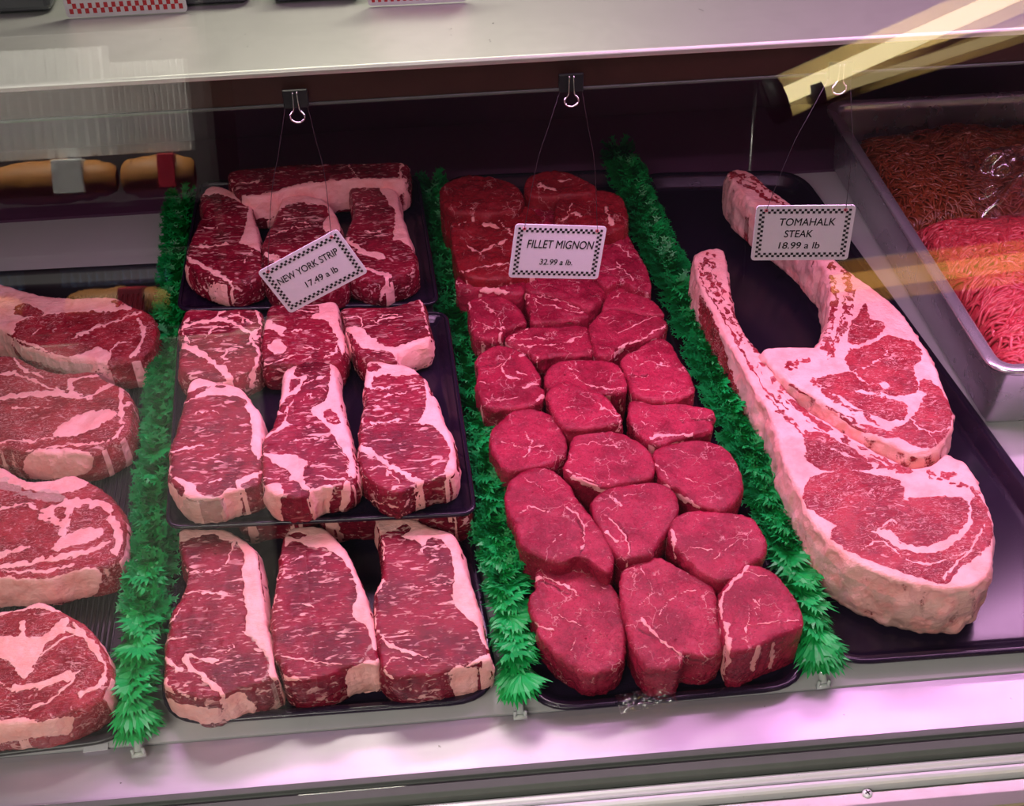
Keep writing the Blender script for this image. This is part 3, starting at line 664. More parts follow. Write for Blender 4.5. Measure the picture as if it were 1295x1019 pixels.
meat(Rb, 'nearest ribeye steak at the lower left, with a large pale fat centre', GR, 'H',
 [(-120,560),(-60,522),(0,515),(80,500),(130,482),(200,510),(290,560),(340,620),(370,690),(362,765),(320,815),(240,862),(140,893),(0,905),(-100,900),(-150,740)],
 [(0,700),(150,690),(250,700)],
 [('s',18,[(-60,530),(0,522),(130,500),(200,520)]),('f',[(-60,600),(60,600),(65,550),(85,550),(85,600),(150,600),(200,550),(235,540),(220,590),(160,620),(130,680),(90,745),(60,730),(20,680),(-60,660)]),
  ('s',26,[(60,785),(150,760),(235,735)]),('s',20,[(230,580),(290,610),(350,690),(345,760),(270,800)]),('s',11,[(250,560),(330,650)]),('f',[(-60,890),(0,885),(80,875),(125,895),(60,925),(-60,925)]),
  ('s',8,[(100,850),(200,800),(270,720)]),('s',7,[(120,680),(200,620),(250,600)]),('s',8,[(0,760),(40,790)]),('r',[(85,555),(130,530),(190,535),(160,590),(100,600)]),('F',[(-80,905),(140,895),(240,870),(230,930),(100,950),(-80,970)])],
 ztop=.052, thick=.042, style='rib', seed=83)

# fillets
GF = 'fillet mignon pieces on the long tray'; Ff = 'fillet_steak'
zf1 = .068
def fil(label, cr, out, sp, ft, z=zf1, th=.060, sd=0, st='fillet', **k):
    meat(Ff, label, GF, cr, out, sp, ft, ztop=z, thick=th, style=st, seed=sd, taper=.004, **k)
fil('front-row left fillet, big oval with a nick at its left edge', 'I', [(175,470),(230,452),(330,455),(400,480),(470,540),(500,610),(515,700),(515,780),(490,840),(420,872),(350,868),(280,830),(220,780),(175,712),(180,690),(150,640),(147,580),(168,545)], [(300,560),(360,740)],
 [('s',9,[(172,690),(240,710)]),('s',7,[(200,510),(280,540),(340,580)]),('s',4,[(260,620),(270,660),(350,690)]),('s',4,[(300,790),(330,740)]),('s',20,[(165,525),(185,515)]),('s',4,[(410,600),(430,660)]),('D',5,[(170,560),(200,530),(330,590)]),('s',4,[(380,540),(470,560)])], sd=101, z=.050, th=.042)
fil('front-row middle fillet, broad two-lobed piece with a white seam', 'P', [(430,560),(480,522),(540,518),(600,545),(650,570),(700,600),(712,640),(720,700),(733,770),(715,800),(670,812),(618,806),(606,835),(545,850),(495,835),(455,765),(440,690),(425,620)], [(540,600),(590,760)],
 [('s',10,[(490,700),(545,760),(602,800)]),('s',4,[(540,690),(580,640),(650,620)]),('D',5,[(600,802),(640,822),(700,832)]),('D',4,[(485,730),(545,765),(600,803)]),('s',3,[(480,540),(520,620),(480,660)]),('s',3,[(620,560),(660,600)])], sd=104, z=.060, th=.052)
fil('front-row right fillet, squarish with a branching white vein and streaked wall', 'P', [(790,545),(820,540),(870,555),(910,590),(950,650),(968,708),(935,735),(895,752),(830,783),(780,797),(742,785),(718,700),(714,650),(728,605)], [(810,620),(840,700)],
 [('s',12,[(800,550),(745,605),(722,660),(735,720)]),('s',6,[(800,770),(805,690),(830,660),(820,640)]),('s',5,[(805,720),(880,708),(950,705)]),('s',5,[(780,560),(850,580)]),('s',4,[(830,690),(840,640)]),('S',18,[(740,720),(745,800),(730,860)]),('S',15,[(835,790),(815,850)]),('S',13,[(875,775),(868,840)])], sd=108, z=.072, th=.064)
fil('large leaning fillet in the second row beside the left garland', 'I', [(80,130),(150,92),(230,95),(300,150),(320,190),(350,230),(400,290),(440,350),(470,430),(452,490),(410,475),(345,432),(270,452),(200,437),(120,392),(88,300),(55,240),(55,180)], [(160,190),(250,300),(380,400)],
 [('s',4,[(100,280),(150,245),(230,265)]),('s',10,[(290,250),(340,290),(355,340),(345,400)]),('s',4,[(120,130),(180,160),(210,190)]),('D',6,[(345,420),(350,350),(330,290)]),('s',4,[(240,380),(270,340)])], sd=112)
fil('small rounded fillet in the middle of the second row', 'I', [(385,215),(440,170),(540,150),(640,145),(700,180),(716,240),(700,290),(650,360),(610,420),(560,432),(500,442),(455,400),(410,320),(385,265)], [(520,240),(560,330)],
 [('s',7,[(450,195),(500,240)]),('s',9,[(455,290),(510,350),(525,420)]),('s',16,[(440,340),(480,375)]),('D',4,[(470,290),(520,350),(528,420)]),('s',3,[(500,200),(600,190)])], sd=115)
fil('fillet at the right of the second row with a pale upper right', 'J', [(150,350),(200,315),(290,310),(400,325),(460,345),(500,400),(512,450),(490,490),(430,530),(390,570),(330,577),(270,558),(210,505),(180,472),(150,442),(135,400)], [(270,420),(380,450)],
 [('s',5,[(220,450),(300,470)]),('s',16,[(150,395),(160,450)]),('s',3,[(300,500),(400,430)]),('S',12,[(150,420),(165,500)])], sd=118)
fil('third-row left fillet, a round dark disc', 'P', [(80,110),(120,82),(180,82),(240,110),(270,170),(265,215),(220,245),(150,262),(92,264),(50,205),(46,150)], [(130,150),(190,190)],
 [('s',4,[(150,150),(170,190),(140,230)]),('s',3,[(80,180),(150,200),(205,190)])], sd=121)
fil('third-row middle fillet with a ragged lower left edge', 'P', [(290,160),(340,142),(420,150),(500,190),(530,240),(522,282),(460,297),(380,312),(300,288),(262,262),(275,210)], [(350,210),(460,240)],
 [('s',4,[(290,190),(360,185),(420,200)]),('s',5,[(265,262),(330,290),(390,305)]),('S',16,[(285,290),(340,310),(390,330)])], sd=124)
fil('third-row right fillet against the right garland', 'P', [(530,200),(600,178),(680,175),(740,200),(775,250),(788,300),(770,350),(720,382),(650,362),(600,322),(550,292),(528,255)], [(600,230),(710,300)],
 [('s',5,[(530,250),(570,290)]),('S',20,[(560,320),(620,350),(660,375)]),('s',3,[(620,290),(700,310)]),('s',3,[(580,200),(640,220)])], sd=127)
fil('two-part fillet left of the fourth row with clear white veins', 'K', [(155,640),(200,575),(300,535),(400,550),(482,590),(550,680),(582,740),(575,790),(607,825),(600,885),(550,920),(440,940),(330,947),(240,935),(190,880),(160,780),(172,700)], [(290,680),(400,860)],
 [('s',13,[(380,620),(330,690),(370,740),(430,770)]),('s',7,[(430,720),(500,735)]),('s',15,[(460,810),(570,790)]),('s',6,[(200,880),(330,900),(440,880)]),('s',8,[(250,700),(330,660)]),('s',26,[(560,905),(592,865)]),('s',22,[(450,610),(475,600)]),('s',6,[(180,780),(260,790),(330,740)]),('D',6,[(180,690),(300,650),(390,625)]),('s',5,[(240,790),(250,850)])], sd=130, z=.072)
fil('pale smooth fillet in the middle, partly under its neighbour', 'L', [(-50,610),(-10,548),(80,522),(180,520),(260,526),(345,547),(388,620),(395,690),(340,705),(280,708),(150,722),(20,710),(-40,660)], [(60,610),(290,630)],
 [('s',8,[(100,600),(200,670),(390,690)]),('s',4,[(60,560),(140,600),(100,640)]),('S',12,[(350,710),(365,790)])], sd=133, z=.070, th=.056)
fil('fillet lying in front of the pale smooth one, centre of the tray', 'L', [(-40,700),(20,650),(90,640),(180,685),(262,705),(310,745),(340,795),(370,835),(350,865),(220,893),(110,902),(60,892),(0,820),(-25,760)], [(50,740),(200,810)],
 [('s',9,[(180,705),(270,795),(368,838)]),('s',4,[(60,800),(120,780),(150,820)]),('S',14,[(360,860),(350,910)]),('s',4,[(200,850),(300,830)])], sd=136, z=.076, th=.062)
fil('fourth-row right fillet, tall two-lobed disc by the garland', 'L', [(360,520),(440,470),(550,410),(630,430),(672,510),(715,570),(752,640),(755,702),(650,742),(520,742),(430,702),(400,640),(378,590)], [(500,520),(610,660)],
 [('s',6,[(410,625),(500,620)]),('s',7,[(440,570),(520,540),(620,570)]),('s',4,[(440,690),(570,700),(690,700)]),('s',4,[(560,500),(620,560)]),('D',5,[(395,640),(420,615),(500,612)])], sd=139, z=.072)
fil('folded fillet with two tips pointing right at the garland', 'L', [(400,770),(440,745),(600,745),(750,770),(850,790),(868,830),(850,850),(862,880),(840,905),(760,930),(650,960),(560,985),(480,945),(410,860)], [(500,830),(750,850)],
 [('s',18,[(520,950),(600,935),(740,932)]),('D',9,[(690,862),(780,850),(860,848)]),('s',4,[(470,860),(560,900)]),('s',8,[(475,800),(478,830)])], sd=142, z=.066, th=.056)
fil('fillet at the left garland with a fine tree of white veins', 'K', [(110,250),(200,215),(340,225),(430,280),(475,340),(482,390),(400,422),(350,452),(320,482),(240,502),(150,475),(125,380),(108,300)], [(230,300),(330,380)],
 [('s',8,[(190,250),(240,300),(310,380),(320,440)]),('s',8,[(160,380),(250,430),(350,430)]),('s',7,[(180,490),(250,430)]),('s',18,[(118,260),(122,320)]),('s',6,[(330,400),(350,350)]),('s',6,[(150,440),(200,460),(250,440)]),('s',4,[(200,400),(230,470)]),('S',22,[(330,540),(325,470)]),('S',9,[(205,500),(208,560)]),('S',9,[(270,500),(272,550)])], sd=145, z=.074)
fil('rectangular fillet with long white grain lines, left of centre', 'K', [(350,490),(430,440),(520,418),(700,413),(872,416),(915,520),(907,585),(800,610),(700,608),(560,625),(490,582),(400,532)], [(480,510),(800,510)],
 [('s',8,[(430,540),(600,545),(760,520),(850,490)]),('s',11,[(380,500),(500,440)]),('s',7,[(370,512),(600,490)]),('s',6,[(590,560),(630,580)]),('S',10,[(560,620),(565,680)])], sd=148, z=.070, th=.056)
fil('narrow fillet below the straight price card with parallel white lines', 'K', [(470,205),(510,190),(600,210),(700,232),(780,262),(872,320),(885,352),(760,378),(640,392),(520,385),(505,300)], [(560,280),(800,330)],
 [('s',9,[(470,200),(600,280),(760,320),(872,330)]),('s',8,[(560,220),(700,260),(880,320)]),('s',26,[(475,210),(485,270)]),('s',5,[(540,260),(560,320)]),('s',8,[(680,240),(760,232)])], sd=151, z=.074, th=.056)
fil('pale triangular fillet pointing right, right of centre', 'L', [(190,340),(260,265),(340,250),(450,275),(590,300),(608,350),(560,392),(440,432),(350,462),(310,502),(240,502),(210,442),(195,390)], [(270,350),(480,340)],
 [('s',7,[(350,390),(450,340),(560,300)]),('s',14,[(350,465),(480,415),(600,345)]),('s',5,[(290,340),(350,318)]),('s',5,[(240,300),(300,300)]),('S',26,[(360,480),(330,520)])], sd=154, z=.074)
fil('small wedge fillet right below the straight price card', 'L', [(262,240),(300,150),(380,116),(440,140),(520,190),(575,250),(590,292),(470,282),(360,252),(282,258)], [(350,190),(480,240)],
 [('s',5,[(310,190),(360,175)]),('s',6,[(410,190),(450,220)]),('s',5,[(380,120),(460,150)])], sd=157, z=.074)
GB = 'large tenderloin cuts behind the sliced fillets'
def chunk(label, out, sp, ft, z, th, sd, st='fillet_dark', cr='px'):
    meat('tenderloin_piece', label, GB, cr, out, sp, ft, ztop=z, thick=th, style=st, seed=sd, ds=.0019, relief=2.2, taper=.003)
chunk('flat tenderloin cut with a white fat rim at the left, below the straight card', [(30,115),(60,70),(200,20),(380,15),(470,95),(470,200),(370,212),(280,195),(200,180),(90,165),(45,155)], [(150,110),(380,120)],
 [('s',9,[(60,140),(200,165),(350,200)]),('s',6,[(200,60),(330,120),(420,130)]),('s',6,[(80,100),(220,130)]),('s',12,[(35,120),(60,170)]),('S',30,[(200,190),(360,215)]),('s',6,[(370,140),(380,180)])], .080, .070, 161, 'fillet', 'K')
chunk('flat tenderloin cut directly below the straight price card', [(655,345),(700,338),(745,340),(764,350),(766,368),(748,390),(725,383),(690,372),(665,366)], [(680,355),(745,362)], [('s',2,[(700,350),(740,352)])], .076, .066, 164, 'fillet')
chunk('large tenderloin cut at the right behind the straight price card', [(745,292),(785,286),(806,315),(823,350),(821,368),(800,362),(785,355),(768,362),(752,350),(735,320)], [(775,310),(795,345)],
 [('s',2,[(765,300),(800,325)]),('s',2,[(780,330),(800,355)]),('s',2,[(745,345),(790,335)]),('s',4,[(755,290),(785,288)])], .084, .076, 167, 'fillet')
chunk('dark red tenderloin end in the left rear corner of its tray', [(556,236),(580,223),(620,221),(648,230),(662,244),(655,262),(600,270),(565,264)], [(585,245),(635,245)], [('s',2,[(590,262),(598,268)])], .105, .095, 170)
chunk('long tenderloin cut left of the straight card, with pale fat flecks', [(570,275),(600,262),(655,258),(690,275),(702,300),(692,332),(645,350),(603,352),(578,335)], [(610,300),(660,305)],
 [('s',2.2,[(580,285),(600,277),(620,280)]),('s',5,[(612,284),(630,286)]),('s',2.2,[(590,310),(608,325)]),('s',4,[(608,320),(640,305)]),('s',2,[(625,272),(648,298)]),('s',2,[(580,345),(640,335),(690,345)])], .092, .082, 173)
chunk('tenderloin lump at the rear middle of its tray', [(664,228),(680,218),(705,214),(730,222),(752,232),(750,244),(700,248),(668,244)], [(685,231),(730,234)], [('s',4,[(680,236),(705,240)]),('s',2,[(705,228),(725,226)])], .110, .100, 176)
chunk('brownish tenderloin lump behind the straight card, right rear', [(703,256),(730,242),(762,238),(785,247),(794,266),(788,286),(745,292),(706,286)], [(728,264),(768,264)], [('s',5,[(725,270),(735,275)]),('s',6,[(765,262),(775,282)]),('s',2,[(712,280),(722,262)])], .104, .094, 179)
chunk('tenderloin piece in the gap between the rear lumps', [(655,262),(680,258),(702,262),(703,285),(680,290),(660,284)], [(672,272),(690,274)], [], .092, .080, 182, 'fillet')

# tomahawks
GT = 'tomahawk steaks'
def px_(cr, pts): return [tuple(p) for p in cv(cr, pts)]
Tf = []
def add(k, cr, pts, w=None):
    p = px_(cr, pts); Tf.append((k, p) if w is None else (k, w/CR[cr][2], p))
add('r','N',[(505,490),(530,440),(620,420),(680,385),(760,385),(840,430),(860,490),(820,520),(840,600),(830,640),(720,670),(790,700),(780,760),(700,770),(560,710),(440,640),(370,580),(500,550),(530,530)])
add('r','N',[(520,415),(530,330),(560,280),(600,230),(620,300),(680,320),(680,360),(600,410)])
add('r','N',[(850,580),(930,610),(980,700),(995,790),(940,870),(860,900),(780,860),(720,810),(800,770),(850,700)])
add('r','N',[(250,600),(400,690),(560,770),(740,830),(720,850),(560,810),(400,750),(270,660)])
add('m','N',[(340,580),(500,700),(660,780)],22)
add('m','N',[(440,60),(455,180),(445,300),(415,430)],34)
add('m','N',[(500,60),(530,180),(505,300),(440,470)],40)
add('k','N',[(505,200),(490,300),(430,470)],8)
add('m','N',[(250,520),(330,490)],34)
add('m','O',[(210,75),(280,110),(350,160),(420,200)],34)
add('m','O',[(200,60),(280,75),(400,160)],16)
add('s','N',[(545,545),(620,600),(700,615)],9)
add('s','N',[(560,630),(720,660),(850,650)],13)
add('s','N',[(780,770),(830,690),(860,650)],26)
add('s','N',[(800,760),(880,820),(990,800)],6)
add('s','N',[(880,820),(930,880)],5)
add('s','N',[(300,610),(450,730),(600,800)],7)
add('s','N',[(520,540),(620,520),(700,450)],5)
add('s','N',[(540,330),(600,340),(640,320)],5)
meat('tomahawk_steak', 'rear tomahawk steak, its thick rib bone passing behind the price card', GT, 'px',
 [(920,217),(935,212),(952,218),(967,232),(1000,257),(1030,290),(1056,326),(1078,345),(1109,367),(1133,386),(1153,411),(1169,435),(1186,468),(1197,496),(1206,523),(1205,540),(1191,559),(1172,570),(1150,572),(1128,562),(1095,545),(1062,523),(1034,504),(1001,485),(979,468),(963,446),(972,440),(1000,440),(1024,441),(1040,424),(1047,400),(1048,361),(1038,334),(1012,305),(985,282),(958,262),(938,245),(925,230)],
 [(935,224),(980,262),(1030,308),(1060,350),(1072,400),(1080,450),(1100,490),(1150,530)],
 Tf+[('W',[(880,225),(925,225),(985,285),(1040,334),(1047,361),(1047,400),(1040,424),(1026,441),(1020,520),(860,400)])], ztop=.084, thick=.062, style='rib', base=1.0, sidefat=.75, seed=201)
Tf = []
add('r','Q',[(200,290),(215,240),(270,208),(380,205),(530,230),(545,270),(560,290),(740,290),(762,350),(730,410),(650,450),(560,460),(480,405),(400,412),(300,380),(240,340),(208,320)])
add('r','Q',[(295,420),(330,385),(450,415),(550,470),(660,475),(740,430),(775,380),(770,310),(800,280),(842,370),(838,450),(740,530),(680,585),(600,565),(500,535),(400,495),(320,450)])
add('r','Q',[(205,80),(300,85),(440,185),(330,200),(250,180)])
add('r','N',[(320,930),(340,870),(420,880),(520,900),(640,990),(430,1000),(350,970)])
add('m','O',[(110,390),(120,470),(160,560),(230,650),(300,760),(400,900),(500,1010)],52)
add('k','O',[(75,440),(100,520),(150,600),(210,700),(270,810),(340,920),(430,1010)],9)
add('k','O',[(190,480),(225,600),(280,710),(350,810),(440,920)],6)
add('m','N',[(60,400),(200,620),(400,800),(600,930),(800,1000)],44)
add('k','N',[(150,660),(280,800),(420,930)],10)
add('m','N',[(200,720),(330,830),(500,920)],30)
add('m','Q',[(640,210),(720,230),(790,280)],30)
add('s','O',[(120,420),(150,520),(215,640),(300,790)],8)
add('s','N',[(60,440),(200,640),(420,830),(700,970)],8)
add('s','Q',[(560,285),(505,360),(455,405)],7)
add('s','Q',[(480,405),(600,470),(700,445),(760,385)],14)
add('s','Q',[(420,350),(480,340),(520,380)],6)
add('s','Q',[(400,470),(470,440),(540,500)],6)
add('s','Q',[(560,500),(640,520),(760,470)],6)
add('s','Q',[(680,560),(760,480),(820,380)],9)
add('s','Q',[(300,130),(380,160)],6)
add('m','Q',[(790,330),(820,420),(790,500)],16)
meat('tomahawk_steak', 'nearer tomahawk steak with its narrow rib bone curving towards the back', GT, 'px',
 [(877,328),(883,317),(900,313),(915,316),(919,335),(924,363),(929,390),(944,422),(965,448),(992,487),(1018,514),(1050,534),(1084,556),(1122,577),(1150,589),(1166,589),(1182,584),(1196,573),(1207,577),(1222,585),(1238,609),(1251,639),(1258,662),(1257,695),(1253,721),(1235,740),(1201,745),(1164,740),(1126,730),(1089,715),(1063,697),(1037,671),(1020,648),(1009,622),(998,600),(987,572),(979,542),(968,514),(952,490),(933,454),(914,420),(898,388),(884,360)],
 [(897,333),(908,385),(935,430),(975,495),(1030,590),(1110,650),(1190,665)],
 Tf+[('W',[(900,400),(935,470),(975,560),(1000,640),(1060,720),(1150,760),(1250,745),(1250,830),(1080,830),(960,680),(880,430)]),
     ('K',[(884,372),(905,410),(925,470),(950,560),(935,560),(905,480),(888,420)])], ztop=.078, thick=.070, style='rib', base=1.0, sidefat=.9, seed=211)

#GARLANDS#
def green_mat():
    s = N('parsley_green_plastic'); v = s.objvec(); nz = s.noise(v, 60, 3, .6).outputs[0]
    oi = s.n('ShaderNodeObjectInfo').outputs['Random']
    c = s.mix(oi, (.000, .22, .035), (.003, .42, .075)); c = s.mix(s.math('MULTIPLY', nz, .5), c, (.01, .50, .10))
    return s.bsdf(c, .42, 0, .45, Subsurface_Weight=0.0)
m_green = green_mat()
m_clear = plain('clear_plastic_foot', (.45, .50, .47), .12, 0, .7)
def leaf_mesh(sd):
    r = random.Random(sd); mb = MB(); V = [(0, 0, 0)]; Fc = []; n = 17; R0 = .0255
    mid = []
    for k in range(n):
        t = -1.30+2.60*k/(n-1); R1 = R0*(.80+.20*math.cos(t*1.1)+.07*r.uniform(-1, 1))
        for f, cup in ((.5, -.0010), (.84, -.0035)):
            V.append((R1*f*math.cos(t), R1*f*math.sin(t), cup+.0012*r.uniform(-1, 1)-.004*abs(math.sin(t))**2*f))
    for k in range(n-1):
        a = 1+k*2
        Fc += [(0, a, a+2), (a, a+1, a+3, a+2)]
        t = -1.30+2.60*(k+.62)/(n-1); R1 = R0*(1.06+.17*r.uniform(-1, 1)); i = len(V)
        V.append((R1*math.cos(t)*(.80+.20*math.cos(t*1.1)), R1*math.sin(t)*(.80+.20*math.cos(t*1.1)), -.0065+.003*r.uniform(-1, 1)-.004*abs(math.sin(t))**2)); Fc.append((a+1, i, a+3))
    mb.add(V, Fc); return mb.mesh('leaf')
LEAVES = [leaf_mesh(k) for k in range(6)]
for l in LEAVES: l.materials.append(m_green)
def spike_mesh(sd):
    r = random.Random(sd); mb = MB()
    for k in range(11):
        a = r.uniform(-1.35, 1.35); e = r.uniform(.0, 1.1); L = r.uniform(.017, .027); d = np.array([math.cos(a)*math.cos(e), math.sin(a)*math.cos(e), math.sin(e)])
        b = d*.004; s = np.cross(d, [0, 0, 1]); s = s/np.linalg.norm(s)*.0016
        for q in range(3):
            m = d*L*(.45+.25*q); mb.add([m-s*1.6, m+s*1.6, m+d*.006, b], [(0, 1, 2), (0, 3, 1)])
            mb.add([m, m+s*4+d*.005, m+d*.003], [(0, 1, 2)]); mb.add([m, m-s*4+d*.005, m+d*.003], [(0, 1, 2)])
    return mb
def garland(label, pts, seed, z0=.030, wid=1.0):
    r = random.Random(seed); P = catmull(np.array([up(x, y, z0) for x, y in pts]), 12, False)
    P, _ = resample(P, .004, False); n = len(P)
    root = empty('parsley_garland', P[-1]-np.array([0, 0, z0-.002]), label, 'garland', 'green plastic parsley garlands'); L0 = Vector(root.location)
    st = link('backing_strip', MB().tube([p-np.array([0, 0, .010]) for p in P], .0065, 8).mesh('backing_strip', True), m_green, root); rel(st, root)
    m = 148
    for k in range(m):
        u = k/(m-1); i = min(n-2, int(u*(n-1))); p = P[i]; t = P[min(i+2, n-1)]-P[max(i-2, 0)]; t /= np.linalg.norm(t)
        hd = math.atan2(t[1], t[0])
        for sgn in (-1, 1):
            o = bpy.data.objects.new('leaf', LEAVES[r.randrange(6)]); COL.objects.link(o); o.parent = root
            spread = r.uniform(.35, 1.15); pit = r.uniform(-.95, -.35)
            if k > m-5: spread *= .35; pit = -.25
            base = Vector(p)+Vector((-t[1], t[0], 0))*(-sgn*.003)+Vector((0, 0, r.uniform(-.012, .004)))
            o.location = base-L0; o.rotation_euler = (sgn*r.uniform(-.35, .2), pit, hd+sgn*spread); s = r.uniform(.80, 1.12)*wid*(.88+.20*u*u); o.scale = (s, s, s)
    mb = MB(); sm = [spike_mesh(seed+k) for k in range(4)]
    for k in range(int(m*2.0)):
        u = r.random()*.86; i = min(n-2, int(u*(n-1))); p = P[i]; t = P[i+1]-P[i]; t /= np.linalg.norm(t); hd = math.atan2(t[1], t[0])+r.uniform(-1.7, 1.7)
        c, s_ = math.cos(hd), math.sin(hd); q = sm[r.randrange(4)]
        mb.add([(p[0]+c*v[0]-s_*v[1], p[1]+s_*v[0]+c*v[1], p[2]-.006+v[2]) for v in q.v], q.f)
    f = link('fine_fringe', mb.mesh('fine_fringe'), m_green, root); rel(f, root); f['kind'] = 'stuff'
    e = P[-1]; t = P[-1]-P[-4]; t /= np.linalg.norm(t); sd = np.array([-t[1], t[0], 0])
    mb = MB(); g = e+t*.022
    mb.tube([e-[0, 0, .012], g+[0, 0, -z0+.008]], .0035, 8)
    mb.tube([g+sd*.0045+[0, 0, -z0+.003], g+sd*.0045+[0, 0, -z0+.012]], .0016, 8); mb.tube([g-sd*.0045+[0, 0, -z0+.003], g-sd*.0045+[0, 0, -z0+.012]], .0016, 8)
    mb.tube([g-sd*.006+[0, 0, -z0+.004], g+sd*.006+[0, 0, -z0+.004]], .0026, 8)
    f = link('clear_foot', mb.mesh('clear_foot', True), m_clear, root); rel(f, root)
    return root
garland('green plastic parsley garland between the ribeyes and the strip steaks', [(231,250),(226,330),(214,440),(203,560),(192,690),(180,800),(170,905)], 1)
garland('green plastic parsley garland between the strip steaks and the fillets', [(546,232),(560,320),(578,405),(597,500),(617,600),(634,700),(648,790),(655,858)], 2)
garland('green plastic parsley garland between the fillets and the tomahawk steaks', [(782,190),(812,265),(848,345),(888,430),(928,520),(962,600),(1000,700),(1025,780),(1038,820)], 3)

#CARDS#
m_card = plain('white_card_plastic', (.62, .60, .64), .32, 0, .5, .02, 20, .02)
m_ink = plain('black_print', (.008, .008, .010), .4, 0, .4, 0, 10, 0)
m_redink = plain('red_print', (.45, .010, .020), .4, 0, .4, 0, 10, 0)
m_wire = plain('thin_dark_wire', (.008, .006, .008), .5)
m_steel = plain('bright_clip_wire', (.85, .85, .85), .18, 1)
m_ring = plain('pinkish_eyelet', (.55, .08, .12), .4)
def rrect(w, h, r, n=6):
    out = []
    for cx, cy, a0 in ((w/2-r, h/2-r, 0), (-w/2+r, h/2-r, 90), (-w/2+r, -h/2+r, 180), (w/2-r, -h/2+r, 270)):
        for k in range(n+1):
            a = math.radians(a0+90*k/n); out.append((cx+r*math.cos(a), cy+r*math.sin(a)))
    return out
def text_mesh(txt, width, cap, shear=.12, fat=0.0):
    c = bpy.data.curves.new('lettering', 'FONT'); c.body = txt; c.align_x = 'CENTER'; c.align_y = 'CENTER'; c.shear = shear; c.bevel_depth = .011; c.bevel_resolution = 0; c.size = 1
    o = bpy.data.objects.new('tmp', c); COL.objects.link(o); bpy.context.view_layer.update()
    me = bpy.data.meshes.new_from_object(o.evaluated_get(bpy.context.evaluated_depsgraph_get())); bpy.data.objects.remove(o); bpy.data.curves.remove(c)
    co = np.array([v.co for v in me.vertices]); lo, hi = co.min(0), co.max(0); sx = width/(hi[0]-lo[0]); sy = cap/(hi[1]-lo[1])
    for v in me.vertices:
        x, y = (v.co.x-(lo[0]+hi[0])/2)*sx, (v.co.y-(lo[1]+hi[1])/2)*sy; v.co = (x, -.0007, y)
    return me
def card(label, lines, w, h, ink, loc, rot, nx, ny, group=None, name='price_card', rad=.0035, inset=.0033):
    root = empty(name, loc, label, 'price sign', group)
    root.rotation_mode = 'XYZ'
    a, b, g = rot
    Ma = Matrix.Rotation(a, 3, 'Z') @ Matrix.Rotation(b, 3, 'X') @ Matrix.Rotation(g, 3, 'Y'); root.rotation_euler = Ma.to_euler()
    rr = rrect(w, h, rad); n = len(rr); mb = MB(); mb.add([(x, -.0005, z) for x, z in rr]+[(x, .0005, z) for x, z in rr], [tuple(range(n)), tuple(range(2*n-1, n-1, -1))]+[(k, (k+1) % n, (k+1) % n+n, k+n) for k in range(n)])
    link('plate', mb.mesh('plate'), m_card, root)
    cw, ch = (w-2*inset)/nx, (h-2*inset)/ny; mb = MB()
    for i in range(nx):
        for j in range(ny):
            if min(i, j, nx-1-i, ny-1-j) < 2 and (i+j) % 2 == 0:
                x = -w/2+inset+i*cw; z = -h/2+inset+j*ch; mb.add([(x, -.0007, z), (x+cw, -.0007, z), (x+cw, -.0007, z+ch), (x, -.0007, z+ch)], [(0, 1, 2, 3)])
    link('checker_border', mb.mesh('checker_border'), ink, root)
    for txt, width, cap, x, z in lines:
        o = link('lettering', text_mesh(txt, width, cap*1.12, .12, .014), m_ink, root); o.location = (x, 0, z)
    bpy.context.view_layer.update()
    return root, Ma
def binder_clip(label, px, py):
    P = uy(px, py, SY-.004); root = empty('binder_clip', P, label, 'clip', 'binder clips on the brown strip')
    mb = MB(); w = .0105
    mb.add([(-w, -.0018, .004), (w, -.0018, .004), (w, .0008, .004), (-w, .0008, .004), (-w*.97, -.0055, -.011), (w*.97, -.0055, -.011), (w*.97, .003, -.011), (-w*.97, .003, -.011)],
           [(0, 1, 2, 3), (4, 7, 6, 5), (0, 4, 5, 1), (1, 5, 6, 2), (2, 6, 7, 3), (3, 7, 4, 0)])
    link('clip_body', mb.mesh('clip_body', bevel=.0008), m_black, root)
    mb = MB(); q = [(-.0018, -.0034, .003), (-.0022, -.0056, -.008), (-.0030, -.0066, -.0125), (-.0058, -.007, -.0165), (-.0052, -.007, -.0205), (-.0025, -.007, -.0228), (.0, -.007, -.0233),
                    (.0025, -.007, -.0228), (.0052, -.007, -.0205), (.0058, -.007, -.0165), (.0030, -.0066, -.0125), (.0022, -.0056, -.008), (.0018, -.0034, .003)]
    mb.tube(catmull(np.array(q), 4, False), .00062, 6); link('wire_handle', mb.mesh('wire_handle', True), m_steel, root)
    return P
SIGNS = [
 ('tilted checkered price card reading NEW YORK STRIP 17.49 a lb', [('NEW YORK STRIP', .068, .0068, -.001, .0080), ('17.49 a lb', .036, .0062, .004, -.0085)], (-.1206, .9942, .2259), (.0354, -.0951, -.457), (373, 118), 'black binder clip above the strip steaks, left of three'),
 ('checkered price card reading FILLET MIGNON 32.99 a lb.', [('FILLET MIGNON', .066, .0078, .002, .0080), ('32.99 a lb.', .033, .0055, .000, -.0105)], (.1154, .9795, .2418), (.1224, -.1728, .1766), (722, 98), 'black binder clip above the fillets, middle of three'),
 ('checkered price card reading TOMAHALK STEAK 18.99 a lb', [('TOMAHALK', .051, .0068, .003, .0115), ('STEAK', .026, .0066, -.004, -.0005), ('18.99 a lb', .038, .0062, -.002, -.0125)], (.3359, .9296, .2823), (-.0886, -.1357, .0046), (1063, 83), 'black binder clip above the tomahawk steaks, right of three')]
